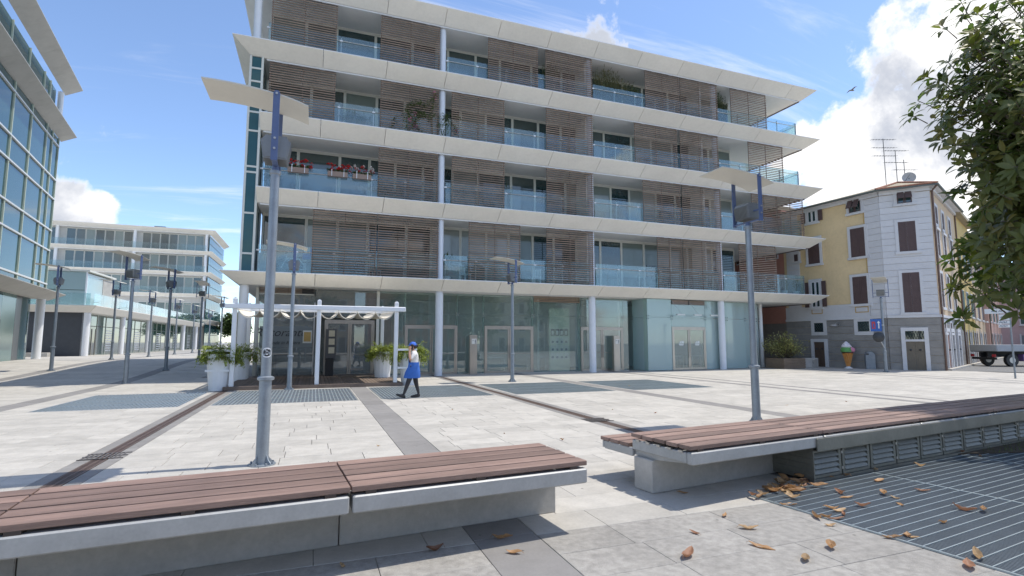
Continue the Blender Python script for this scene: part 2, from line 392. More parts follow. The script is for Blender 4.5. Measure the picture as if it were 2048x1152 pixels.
# ventilation gratings let into the paving
LG = ['steel floor grating between the climbing strip and the slotted drain','steel floor grating in front of the restaurant deck','steel floor grating where the woman walks','dark steel floor grating beside the slender lamp post','dark steel floor grating in front of the glass bay']
for (a,b),lab in zip(GRATES,LG):
    t = thing('floor_grating', lab, 'grating', ((a+b)/2,17.4,0), 'floor gratings in the plaza')
    MB().box(a,b,GY0,GY1,-.018,-.012).build('grating_bed', mat('pale_grating_bed',(.13,.15,.175),.6,.2,var=.1), t)
    br = MB(); x = a+.01
    while x < b-.02: br.box(x,x+.034,GY0+.01,GY1-.01,-.012,.001); x += .098
    y = GY0
    while y < GY1: br.box(a,b,y,y+.03,-.0125,.0015); y += 1.02
    br.build('grating_bars', M_gratebar, t, kind='stuff')
    fr = MB(); fr.box(a-.03,a,GY0-.03,GY1+.03,-.02,.002).box(b,b+.03,GY0-.03,GY1+.03,-.02,.002).box(a,b,GY0-.03,GY0,-.02,.002).box(a,b,GY1,GY1+.03,-.02,.002)
    fr.build('grating_frame', M_alu, t)

# ---------------------------------------------------------------- benches
def bench(L_, label, group):
    t = thing('bench', label, 'bench', (0,0,0), group)
    w = .88; n = 5; gp_ = .03; sw = (w-gp_*(n-1))/n
    pm = MB().cbox(.006,L_-.006,0,sw,0,.040,.003).mesh('slat', M_plank)
    for i in range(n): inst(pm, 'slat', t, (0,i*(sw+gp_),.545+random.uniform(-.0015,.0015)))
    for i in range(3): inst(pm, 'slat', t, (0,w+.05+i*(sw+gp_),.425))
    sp = MB().box(0,.075,0,w-.01,0,.030).mesh('spacer', mat('spacer_wood',(.06,.045,.038),.8))
    for x in (.10,L_*.5-.04,L_-.175): inst(sp, 'spacer', t, (x,-.004,.516))
    # beam: folded grey channel round the seat, rounded ends, tapering plate below
    b = MB(); b.cbox(.012,L_-.012,-.016,.062,.400,.522,.010).cbox(.012,.052,.064,w-.01,.41,.514,.006).cbox(L_-.052,L_-.012,.064,w-.01,.41,.514,.006).cbox(.012,.052,w-.008,w+.50,.33,.422,.006).cbox(L_-.052,L_-.012,w-.008,w+.50,.33,.422,.006)
    b.box(.054,L_-.054,.7,.76,.41,.51).cbox(.012,L_-.012,w+.502,w+.54,.34,.42,.006)
    b.prism([(.06,.422),(.06,.402),(.56,.345),(.95,.345),(w+.49,.38),(w+.49,.392)], .054, L_-.054, 'x')
    b.build('beam', mat('grey_bench_metal',(.40,.405,.40),.5,.25,var=.08,vscale=5,stain=.18), t, local=True)
    MB().cbox(.004,L_-.004,.55,.84,0,.344,.008).build('pedestal', M_concrete, t, local=True)
    e = MB()
    for y in (.10,.26,.42,.58,.74): e.box(-.004,.011,y,y+.05,.508,.528)
    e.build('end_clip', M_bolt, t, local=True)
    return t
BL, BR_ = 1.97, 2.10
b0 = bench(BL, 'brown slatted bench seat on a concrete plinth ending at the gap between the bench runs', 'bench run of the near left')
def along(o, a, d, y=0): return (o.x+cos(a)*d-sin(a)*y, o.y+sin(a)*d+cos(a)*y, 0)
b0.location = along(LB_O, LB_A, -BL); b0.rotation_euler.z = LB_A
copy_tree(b0, None, along(LB_O, LB_A, -2*BL), LB_A, 'brown slatted bench seat in front of the stickered lamp post')
copy_tree(b0, None, along(LB_O, LB_A, -3*BL), LB_A, 'brown slatted bench seat in line with the slotted drain by the planter')
b1 = bench(BR_, 'brown slatted bench seat with an open concrete plinth left of the louvred cabinet', 'bench run above the louvred cabinet')
b1.location = RB_O; b1.rotation_euler.z = RB_A
for k,lab in ((1,'brown slatted bench seat over the first louvred doors beside the lamp post'),(2,'brown slatted bench seat over the middle louvred doors of the cabinet'),(3,'brown slatted bench seat over the last louvred doors shaded by the tree'),(4,'brown slatted bench seat beyond the louvred cabinet under the tree')):
    copy_tree(b1, None, along(RB_O, RB_A, BR_*k), RB_A, lab)
# louvred cabinet under the right run
vc = thing('vent_cabinet', 'dark metal cabinet of louvred doors under the right bench run', 'cabinet')
M_vent = mat('olive_grey_sheet', (.215,.212,.185), .45, .55, var=.12, vscale=3, stain=.25)
x0, nd, dw = 1.93, 10, .585; x1 = x0+nd*dw
c = MB(); c.box(x0+.02,x1-.02,.085,.545,.03,.39).cbox(x0,x1,-.038,-.020,.362,.505,.003).box(x0,x1,-.020,.06,.362,.370).box(x0,x1,.03,.08,.0,.034)
c.box(x0,x0+.018,.022,.545,.03,.398)
c.build('casing', M_vent, vc, local=True)
sm = MB()
for z in (.06,.125,.19,.255,.32): sm.prism([(.53,z),(.05,z),(.05,z+.014),(.53,z+.014)], x0-.012, x0-.002, 'x')
sm.build('side_louvres', M_vent, vc, local=True)
dm = MB(); e = .012
dm.cbox(e,dw-e,0,.022,0,.036,.003).cbox(e,dw-e,0,.022,.288,.322,.003).cbox(e,e+.05,0,.022,.036,.288,.003).cbox(dw-e-.05,dw-e,0,.022,.036,.288,.003)
dm.box(e+.05,dw-e-.05,.030,.034,.036,.288)
dme = dm.mesh('cabinet_door', M_vent)
lm = MB().prism([(-.008,0),(.03,.056),(.03,.048),(-.003,-.004)], .064, dw-.064, 'x').mesh('louvre', M_vent)
hm = MB().box(0,.014,-.006,0,0,.03).mesh('hinge', M_bolt)
for i in range(nd):
    d = inst(dme, 'cabinet_door', vc, (x0+i*dw,.052,.036))
    for z in (.048,.108,.168,.228): inst(lm, 'louvre', d, (x0+i*dw,.052,.036+z-.0))
    hx = x0+i*dw+(.0 if i % 2 else dw-.014)
    for z in (.06,.24): inst(hm, 'hinge', d, (hx,.052,.036+z))
vc.location = RB_O; vc.rotation_euler.z = RB_A
# steel floor grating beside the cabinet
ng = thing('walkway_grating', 'large dark steel floor grating with pale bars strewn with brown leaves', 'grating')
MB().box(.86,9.5,-3.6,.02,.002,.005).build('grating_bed', M_gratedark, ng, local=True)
br = MB(); y = -3.6
while y < .0: br.box(.87,9.5,y,y+.009,.005,.012); y += .108
br.build('grating_bars', M_gratebar, ng, local=True, kind='stuff')
fm = MB(); x = .88
while x < 9.4: fm.box(x,x+.004,-3.6,.0,.0045,.0085); x += .03
fm.build('cross_wires', mat('grating_wire',(.14,.165,.185),.5,.4), ng, local=True, kind='stuff')
ed = MB(); ed.box(.845,.859,-3.6,.03,.001,.014)
for x in (3.0,5.2,7.4): ed.box(x,x+.022,-3.6,.0,.005,.0125)
ed.build('grating_frame', M_gratebar, ng, local=True)
ng.location = RB_O; ng.rotation_euler.z = RB_A
sp = MB(); poly = [(5.2,.03),(7.2,.03),(11.2,.05),(11.2,-1.6),(7.5,-.72),(6.1,-.30)]
sp.prism(poly, .004, .02, 'z'); so_ = sp.build('soil_bed', M_soil); so_.location = RB_O; so_.rotation_euler.z = RB_A; so_['kind'] = 'structure'; so_['label'] = 'dark soil at the foot of the tree'
gb = MB(); r2 = random.Random(3)
for i in range(1500):
    x = r2.uniform(5.6,11); y = r2.uniform(-1.5,.0)
    if y < -.30-.27*(x-6.1)-.02 and x > 6.1 or (x < 6.1 and y < -.33*(x-5.2)): continue
    a = r2.uniform(0,2*pi); h = r2.uniform(.02,.07); w = .004
    gb.add([(x-w*cos(a),y-w*sin(a),.019),(x+w*cos(a),y+w*sin(a),.019),(x+h*.5*sin(a),y+h*.5*cos(a),.019+h)],[(0,1,2)])
go = gb.build('grass', mat('thin_grass',(.10,.13,.035),.8,var=.3)); go.location = RB_O; go.rotation_euler.z = RB_A; go['kind'] = 'stuff'; go['label'] = 'thin grass on the soil by the cabinet'

# ---------------------------------------------------------------- lamp posts
def lamp_post(label):
    t = thing('lamp_post', label, 'lamp post', (0,0,0), 'plaza lamp posts with curved reflectors')
    bs = MB(); bs.lathe([(.17,0),(.17,.014)], 20)
    for k in range(4):
        a = pi/4+k*pi/2; d = (cos(a),sin(a)); n = (-sin(a)*.006, cos(a)*.006)
        pts = [(.072,.014),(.160,.014),(.160,.03),(.115,.07),(.072,.15)]
        vs = [(d[0]*r+n[0]*q, d[1]*r+n[1]*q, z) for q in (-1,1) for r,z in pts]
        bs.add(vs, [(4,3,2,1,0),(5,6,7,8,9)]+[(i,(i+1)%5,5+(i+1)%5,5+i) for i in range(5)])
        for da in (-.35,.35): bs.lathe([(.014,.014),(.014,.038)], 6, (.145*cos(a+da),.145*sin(a+da),0))
    bs.build('base_flange', M_pole, t, True, True)
    MB().lathe([(.080,.01),(.077,1.12)], 20).build('lower_pole', M_pole, t, True, True)
    MB().lathe([(.078,1.09),(.106,1.10),(.106,1.135),(.068,1.15)], 20).build('collar', M_pole, t, True, True)
    MB().lathe([(.064,1.13),(.058,3.93)], 20).build('upper_pole', M_pole, t, True, True)
    MB().lathe([(.059,3.90),(.074,3.915),(.074,3.955),(.05,3.965)], 20).build('pole_cap', M_pole, t, True, True)
    f = MB(); f.lathe([(.045,3.95),(.045,4.04)], 12); f.cbox(-.035,.035,-.36,.36,4.02,4.045,.004)
    f.build('fork_yoke', M_blue, t, local=True)
    for s in (-1,1):
        am = MB(); y0, y1 = (.337,.362) if s > 0 else (-.362,-.337)
        am.prism([(-.042,4.0),(.042,4.0),(.042,4.93),(.02,4.965),(-.02,4.965),(-.042,4.93)], y0, y1, 'y')
        arm = am.build('fork_arm', M_blue, t, local=True)
        bo = MB()
        for z in (4.92,4.30,4.16): bo.tube([(0,y1 if s > 0 else y0,z),(0,(y1+.014) if s > 0 else (y0-.014),z)], .016, 8)
        bo.build('bolt', M_bolt, arm, local=True)
    # curved reflector: a bowed plate hung from the arm tops
    prof = []
    for i in range(13):
        u = i/12; x = -.90+1.30*u; z = 4.92-.17*x-.27*x*x if x > 0 else 4.92-.17*x-.10*x*x
        prof.append((x,z))
    up, lo = [], []
    rf = MB()
    rings = []
    for x,z in prof: rings.append([(x,-.33,z),(x,.33,z),(x,.33,z+.018),(x,-.33,z+.018)])
    rf.loft(rings); rf.build('reflector', M_lamppanel, t, True, True)
    fl = MB(); fl.prism([(-.13,4.10),(.13,4.10),(.17,4.34),(.13,4.40),(-.13,4.40),(-.17,4.34)], -.18, .18, 'y')
    flo = fl.build('floodlight', M_flood, t, local=True)
    ri = MB()
    for k in range(11):
        y = -.165+k*.033; ri.prism([(-.15,4.08),(.15,4.08),(.19,4.34),(-.19,4.34)], y-.004, y+.004, 'y')
    ri.build('cooling_fins', M_flood, flo, local=True)
    MB().box(-.14,.14,-.15,.15,4.4005,4.405).build('lens', mat('lamp_lens',(.55,.57,.58),.15), flo, local=True)
    MB().box(-.02,.02,-.335,.335,4.225,4.25).build('bracket', M_blue, t, local=True)
    return t
q_ = gz(1772,740); HL = (q_.x*.925,q_.y*.925)
LAMPS = [  # base position, turn, label
 ((-.58,7.84),0,'grey lamp post with a round white sticker behind the near bench'),
 ((8.25,8.30),0,'grey lamp post standing behind the bench run over the louvred cabinet'),
 ((-.72,20.0-.35),.05,'slender grey lamp post standing in front of the restaurant window'),
 ((7.6,20.35),.1,'slender grey lamp post on the grating in front of the glass doors'),
 ((-11.5,31.1),.2,'lamp post standing in front of the dark stair wall'),
 ((-11.8,40.0),-.25,'lamp post in front of the first shop windows of the arcade'),
 ((-6.69,24.4),1.0,'lamp post at the shadow edge left of the white planter'),
 ((-6.72,30.4),.6,'lamp post in the shade directly behind the one at the shadow edge'),
 ((-6.91,39.4),1.45,'shaded lamp post farthest along the strip past the white planter'),
 ((-11.5,46.8),-.3,'lamp post by the second bay of the arcade'),
 ((-11.5,54.7),-.35,'lamp post by the third bay of the arcade'),
 ((-11.7,63.1),-.3,'lamp post by the fourth bay of the arcade'),
 ((-11.7,72.1),-.4,'lamp post by the far end of the arcade'),
 ((-7.4,51.0),.4,'lamp post against the distant trees past the planter'),
 ((-7.4,66.0),.4,'smallest lamp post against the distant trees'),
 (HL,.5,'lamp post by the yellow house with a blue sign on it')]
lp0 = lamp_post(LAMPS[0][2])
for k,(p,a,lab) in enumerate(LAMPS):
    loc = (p[0],p[1],gh(*p)); o = lp0 if k == 0 else copy_tree(lp0, None, loc, a, lab)
    o.location = loc; o.rotation_euler.z = a
# round sticker on the near lamp post
st = MB(); P0 = LAMPS[0][0]; va = atan2(-P0[1], -P0[0])
def sticker(mb, r0, r1, rad, zc, off, a0=0, a1=2*pi, n=28, mi=0):
    ring = []
    for i in range(n+1):
        th = a0+(a1-a0)*i/n
        for r in (r0, r1):
            s, z = r*cos(th), r*sin(th); ang = va+s/rad; ring.append((P0[0]+(rad+off)*cos(ang), P0[1]+(rad+off)*sin(ang), zc+z))
    mb.add(ring, [(2*i,2*i+1,2*i+3,2*i+2) for i in range(n)], mi)
sticker(st, 0.0005, .066, .0625, 1.46, .002)
for a0,a1,r0,r1 in ((.3,1.9,.026,.046),(2.3,3.6,.022,.044),(4.1,5.6,.03,.05),(0,2*pi,.004,.014)): sticker(st, r0, r1, .0625, 1.46, .0028, a0, a1, 12, 1)
tag(st.build('sticker', [M_white, M_rubber]), 'round white and black sticker on the near lamp post', 'sticker')
# small poster remains on the right lamp post
# ---------------------------------------------------------------- apartment building
LIP = [4.53,8.15,11.43,14.69,18.02]; LOW = [4.03,7.60,10.85,14.16,17.45]
YL, YF, YC, YB, YR = 24.12, 24.80, 25.12, 26.70, 25.0
XL, XR, XW = -3.02, 29.63, 25.3
COLX = [-2.86,5.62,13.96,22.63]
ab = thing('apartment_building', 'five storey cream apartment building with brown louvre screens and glass ground floor', 'building', (11,30,0))
D = .68
for i in range(5):
    zt, zl = LIP[i], LOW[i]
    left = XL if i in (0,3,4) else -2.52
    mit = i in (0,3,4)
    MB().box(left+.01,XR-.01,YF+.012,41,zl+.006,zt-.02).build('floor_slab', M_soffit, ab)
    js = [x for x in [5.62+2.83*k for k in range(-4,10)] if left+.6 < x < XR-1.2]
    ed = [left]+js+[XR]
    for k in range(len(ed)-1):
        a, b = ed[k]+.010, ed[k+1]-.010; la = a-(D if (mit and k == 0) else 0); lb = b+(D if k == len(ed)-2 else 0)
        t_ = .035
        vs = [(a,YF,zt-.004),(a,YF,zl),(la,YL,zt-t_),(la,YL,zt),(b,YF,zt-.004),(b,YF,zl),(lb,YL,zt-t_),(lb,YL,zt)]
        p = MB().add(vs, [(0,1,2,3),(7,6,5,4),(2,1,5,6)]); p.add(vs, [(3,2,6,7),(0,3,7,4)], 1); p.build('fascia_panel', [M_fascia, M_white], ab)  # lip and top faces coloured white: sunlit edge put into the colour
    vs = [(XR,YF,zt-.004),(XR,YF,zl),(XR+D,YL,zt-.035),(XR+D,YL,zt),(XR,41,zt-.004),(XR,41,zl),(XR+D,41,zt-.035),(XR+D,41,zt)]
    MB().add(vs, [(3,2,1,0),(4,5,6,7),(7,6,2,3),(6,5,1,2),(3,0,4,7)]).build('fascia_panel', M_fascia, ab)
    MB().box(XR-.10,XR-.02,YF+.1,41,zl-.05,zl+.004).build('edge_trim', mat('trim_brown',(.16,.13,.115),.6), ab)
    if mit:
        vs = [(left,YF,zt-.004),(left,YF,zl),(left-D,YL,zt-.035),(left-D,YL,zt),(left,41,zt-.004),(left,41,zl),(left-D,41,zt-.035),(left-D,41,zt)]
        MB().add(vs, [(0,1,2,3),(7,6,5,4),(3,2,6,7),(2,1,5,6),(4,0,3,7)]).build('fascia_panel', M_fascia, ab)
MB().box(XL+.4,XR-1,YF+.5,40.5,18.0,18.06).build('roof', M_core, ab)
# columns, one per storey, with a joint ring at the head
for ci,x in enumerate(COLX):
    for i in range(5):
        if ci == 0 and i in (1,2,3): continue
        z0 = 0 if i == 0 else LIP[i-1]-.02; z1 = LOW[i]+.004
        r = .185 if i == 0 else .165
        MB().lathe([(r,z0),(r,z1-.32),(r*.965,z1-.315),(r*.965,z1-.30),(r,z1-.295),(r,z1-.12),(r*.9,z1-.04),(r*.9,z1)], 24, (x,YC,0)).build('column', M_bluewhite if ci else M_white, ab, True)
# glazed corner bay on the left, three storeys
bx0, bx1, by = -3.06, -2.50, 24.74
bz = [4.53,5.35,7.1,8.9,9.15,10.75,11.6,13.0,13.6,14.16]
fr = MB(); fr.box(bx0,bx0+.09,by,by+.12,4.51,14.16).box(bx1-.09,bx1,by,by+.12,4.51,14.16)
for z in bz[1:-1]: fr.box(bx0+.09,bx1-.09,by+.005,by+.11,z-.04,z+.04)
cb = fr.build('corner_bay_frame', M_frame, ab)
for a,b in zip(bz[:-1],bz[1:]): MB().box(bx0+.092,bx1-.092,by+.03,by+.05,a+.042,b-.042).build('pane', M_tealface, cb)
MB().box(bx0+.01,bx1-.02,by+.125,27,4.51,14.16).build('bay_side', M_tealface, ab)
# building core and party walls
MB().box(-2.45,XW,YB+.10,40.8,4.0,18.0).build('core_wall', M_core, ab)
MB().box(-2.45,XW,30.9,40.8,.0,4.0).build('core_base', M_room, ab)
# windows, railings, screens
rw = random.Random(5)
SCR = { # storey -> pixel spans of the louvre screens (left x, right x, y at the screen)
 4: [(541,674,80),(761,880,100),(976,1076,130),(1091,1184,150),(1290,1358,175),(1360,1434,190),(1461,1532,210)],
 3: [(537,671,180),(760,878,220),(903,1009,230),(1092,1185,250),(1269,1354,280),(1360,1436,290),(1497,1566,320)],
 2: [(756,876,350),(903,1009,365),(1093,1186,375),(1286,1361,390),(1364,1441,395),(1503,1553,400),(1554,1606,410)],
 1: [(624,753,480),(755,877,490),(937,1041,500),(1093,1187,505),(1315,1365,520),(1367,1443,525),(1479,1553,530)]}
YS = 24.88
def slats_mesh(w, h):
    key = (round(w,2), round(h,2))
    mb = MB(); z = .03
    while z < h-.05:
        mb.add([(0,-.016,z),(w,-.016,z),(w,.016,z),(0,.016,z),(0,-.016,z+.044),(w,-.016,z+.044),(w,.016,z+.044),(0,.016,z+.044)],
               [(0,3,2,1),(4,5,6,7),(0,1,5,4),(1,2,6,5),(2,3,7,6),(3,0,4,7)]); z += .114
    return mb
for i in (1,2,3,4):
    zb, zt = LIP[i-1], LOW[i]
    # window wall
    x = -2.42; mods = []
    while x < XW-.3:
        w = rw.choice((1.28,1.42,1.42,1.56,1.9)); 
        if XW-(x+w) < .7: w = XW-x
        mods.append((x,x+w)); x += w
    for a,b in mods:
        solid = rw.random() < .05
        z1 = zt-.02
        fr = MB(); fr.box(a+.004,a+.064,YB,YB+.08,zb,z1).box(b-.064,b-.004,YB,YB+.08,zb,z1).box(a+.064,b-.064,YB+.002,YB+.08,z1-.13,z1-.02).box(a+.064,b-.064,YB+.002,YB+.08,zb,zb+.08)
        wo = fr.build('window', M_frame, ab)
        k = rw.random(); m = M_teal if k < .40 else (M_curtain if k < .68 else (M_blind if k < .92 else M_blind2))
        if m in (M_blind, M_blind2) and rw.random() < .6:
            zz = zb+rw.uniform(.5,1.7)
            MB().box(a+.066,b-.066,YB+.034,YB+.05,zb+.082,zz).build('pane', M_teal, wo); MB().box(a+.066,b-.066,YB+.03,YB+.046,zz,z1-.132).build('blind', m, wo)
        else: MB().box(a+.066,b-.066,YB+.03,YB+.05,zb+.082,z1-.132).build('pane', m, wo)
        MB().box(a,b,YB+.02,YB+.09,z1-.018,zt+.004).build('lintel', M_soffit, wo)
    # partition walls between flats
    for x in (5.62,13.96,22.0): MB().box(x-.05,x+.05,25.5,YB-.005,zb-.005,zt+.004).build('balcony_partition', M_soffit, ab)
    # railing: glass panes in clamps with a thin rail
    bays = [(-2.40,5.42),(5.82,13.76),(14.16,22.43),(22.83,29.3)]
    for a,b in bays:
        n = max(2, round((b-a)/1.45)); w = (b-a)/n
        hr = MB().tube([(a,YR-.03,zb+1.03),(b,YR-.03,zb+1.03)], .018, 6).build('handrail', M_alu, ab, True)
        for k in range(n):
            MB().box(a+k*w+.008,a+(k+1)*w-.008,YR,YR+.012,zb+.0,zb+1.28).build('railing_pane', M_rail, ab)
            MB().box(a+k*w-.06,a+k*w+.06,YR-.05,YR-.002,zb+1.0,zb+1.06).build('clamp', M_white, hr)
            if k: MB().box(a+k*w-.02,a+k*w+.02,YR+.02,YR+.06,zb-.01,zb+1.2).build('railing_post', M_alu, ab)
    MB().box(29.30,29.312,YR+.02,29.6,zb+.0,zb+1.28).build('railing_pane', M_rail, ab)
    for yy in (YR+.03,26.9,28.3,29.6): MB().box(29.24,29.30,yy-.03,yy+.03,zb-.01,zb+1.25).build('railing_post', M_alu, ab)
    MB().tube([(29.2,YR+.05,zb+1.03),(29.2,29.6,zb+1.03)], .02, 6).build('handrail', M_alu, ab, True)
    MB().box(-2.4,29.4,YS-.03,YS+.05,zt-.06,zt-.004).build('screen_track', M_white, ab)
    for (xa,xb,yy) in SCR[i]:
        a = py(xa,yy,YS).x; b = min(py(xb,yy,YS).x, 29.5); h = zt-.07-(zb+.02); w = b-a
        fr = MB(); npost = 3 if w > 3 else 2
        for q in range(npost+1):
            xx = a+.02+(w-.08)*q/npost; fr.box(xx,xx+.035,YS+.018,YS+.044,zb+.02,zt-.062)
        fr.box(a,b,YS+.017,YS+.043,zb+.018,zb+.05).box(a,b,YS+.017,YS+.043,zt-.10,zt-.061)
        s_ = fr.build('louvre_screen', mat('screen_post',(.13,.105,.09),.7,var=.1), ab)
        sl_ = slats_mesh(w,h); sl_.v = [(a+p[0],YS+p[1],zb+.02+p[2]) for p in sl_.v]
        sl_.build('slats', M_slat, s_, kind='stuff')
        tr = MB(); tr.box(a+.5,a+.72,YS-.03,YS+.02,zt-.075,zt-.05).box(b-.72,b-.5,YS-.03,YS+.02,zt-.075,zt-.05); tr.build('roller', M_white, s_)
# ---------------------------------------------------------------- glazed ground floor
YG = 25.92
def gx(px_, y=690): return py(px_, y, YG).x
def pane(a, b, z0, z1, m=M_pane, y=YG, nm='glass_pane'):
    MB().box(a+.006,b-.006,y,y+.014,z0,z1).build(nm, m, ab)
def fin(x, m=M_frost): MB().box(x-.008,x+.008,YG+.02,YG+.32,.02,4.0).build('glass_fin', glass('fin_glass',(.78,.90,.86),1.0,0,(.62,.75,.70),.35), ab)
def spider(x, z):
    s = MB()
    for sx_ in (-.07,.07):
        for sz in (-.08,.08):
            s.tube([(x,YG+.03,z),(x+sx_,YG-.012,z+sz)], .011, 6); s.lathe([(.022,0),(.022,.018)],8,(x+sx_,YG-.012,z+sz-.009))
    s.build('glass_clamp', M_bolt, ab, True)
def doors(a, b, m=M_pane, zh=2.42, y=YG, logo=False):
    f = MB(); c_ = (a+b)/2
    f.box(a,a+.07,y-.03,y+.06,.02,zh).box(b-.07,b,y-.03,y+.06,.02,zh).box(a+.07,b-.07,y-.028,y+.06,zh-.09,zh)
    fo = f.build('door_frame', M_bronze, ab)
    for s,(p,q) in enumerate(((a+.075,c_-.01),(c_+.01,b-.075))):
        d = MB(); d.box(p,p+.07,y-.02,y+.035,.03,zh-.095).box(q-.07,q,y-.02,y+.035,.03,zh-.095).box(p+.07,q-.07,y-.018,y+.033,.03,.13).box(p+.07,q-.07,y-.018,y+.033,zh-.17,zh-.095)
        do = d.build('door', M_bronze, ab)
        MB().box(p+.072,q-.072,y,y+.012,.132,zh-.172).build('pane', m, do)
        MB().tube([(p+.09,y-.05,1.02),(q-.09,y-.05,1.02)], .016, 6).build('push_bar', M_alu, do, True)
        hx = (q-.035) if s == 0 else (p+.035)
        MB().tube([(hx,y-.06,.75),(hx,y-.06,1.45)], .014, 6).build('handle', M_alu, do, True)
ZT, ZJ = 4.02, 2.98
# interior of the ground floor
MB().box(-2.4,26.6,YG+.5,30.88,-.005,.012).build('interior_floor', mat('interior_floor_stone',(.33,.33,.31),.35,var=.06), ab)
for x in (4.1,7.9,11.7,16.9): MB().box(x,x+.12,27.3 if x > 5 else 26.3,30.88,.014,4.0).build('interior_wall', M_room, ab)
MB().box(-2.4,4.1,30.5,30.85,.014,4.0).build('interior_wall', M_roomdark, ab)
# left: restaurant
xr0, xr1 = -2.35, gx(757)
MB().box(xr0-.12,xr0,YG-.05,YG+.3,0,ZT).build('wall_post', M_frame, ab)
for a,b in ((xr0,gx(628)),): 
    pane(a+.05,b-.05,.08,3.2,M_dim)
    fo = MB().box(a,a+.05,YG-.03,YG+.06,.0,3.4).box(b-.05,b,YG-.03,YG+.06,.0,3.4).box(a+.05,b-.05,YG-.028,YG+.058,.0,.08).box(a+.05,b-.05,YG-.028,YG+.058,3.2,3.28).build('window_frame', M_alu, ab)
pane(xr0,gx(628),3.29,3.72,M_dim); pane(gx(628)+.01,xr1-.14,2.72,ZT,M_dim)
lv = MB().box(xr0,gx(625),YG-.03,YG+.06,3.74,3.78).build('vent_louvre_frame', M_frame, ab)
for z in (3.80,3.86,3.92,3.98): MB().box(xr0+.02,gx(625)-.02,YG-.01,YG+.03,z,z+.035).build('vent_slat', M_slat, lv)
MB().box(gx(600),gx(624),YG-.04,YG-.012,3.80,4.0).build('vent_grille', M_rubber, ab)
doors(gx(648),gx(748),M_dim,2.62)
MB().box(xr1-.13,xr1,YG-.04,YG+.08,0,ZT).build('wall_post', M_frame, ab)
# middle: shopfront
cuts = [xr1,gx(808),gx(915),gx(968),gx(1067),gx(1161),gx(1247),gx(1257)]
for k in range(len(cuts)-1):
    a,b = cuts[k],cuts[k+1]; isdoor = k in (1,3,5)
    if isdoor: doors(a+.02,b-.02); pane(a,b,2.44,ZJ); pane(a,b,ZJ+.012,ZT)
    else: pane(a,b,.03,ZJ); pane(a,b,ZJ+.012,ZT if k != 4 else 3.72)
    fin(a)
    if k: spider(a,ZJ)
for z in (3.74,3.82,3.90,3.98): MB().box(cuts[4]+.03,cuts[5]-.03,YG-.02,YG+.04,z,z+.045).build('vent_slat', M_slat, ab)
MB().box(cuts[0],cuts[-1],YG-.02,YG+.03,.0,.028).build('sill', M_alu, ab)
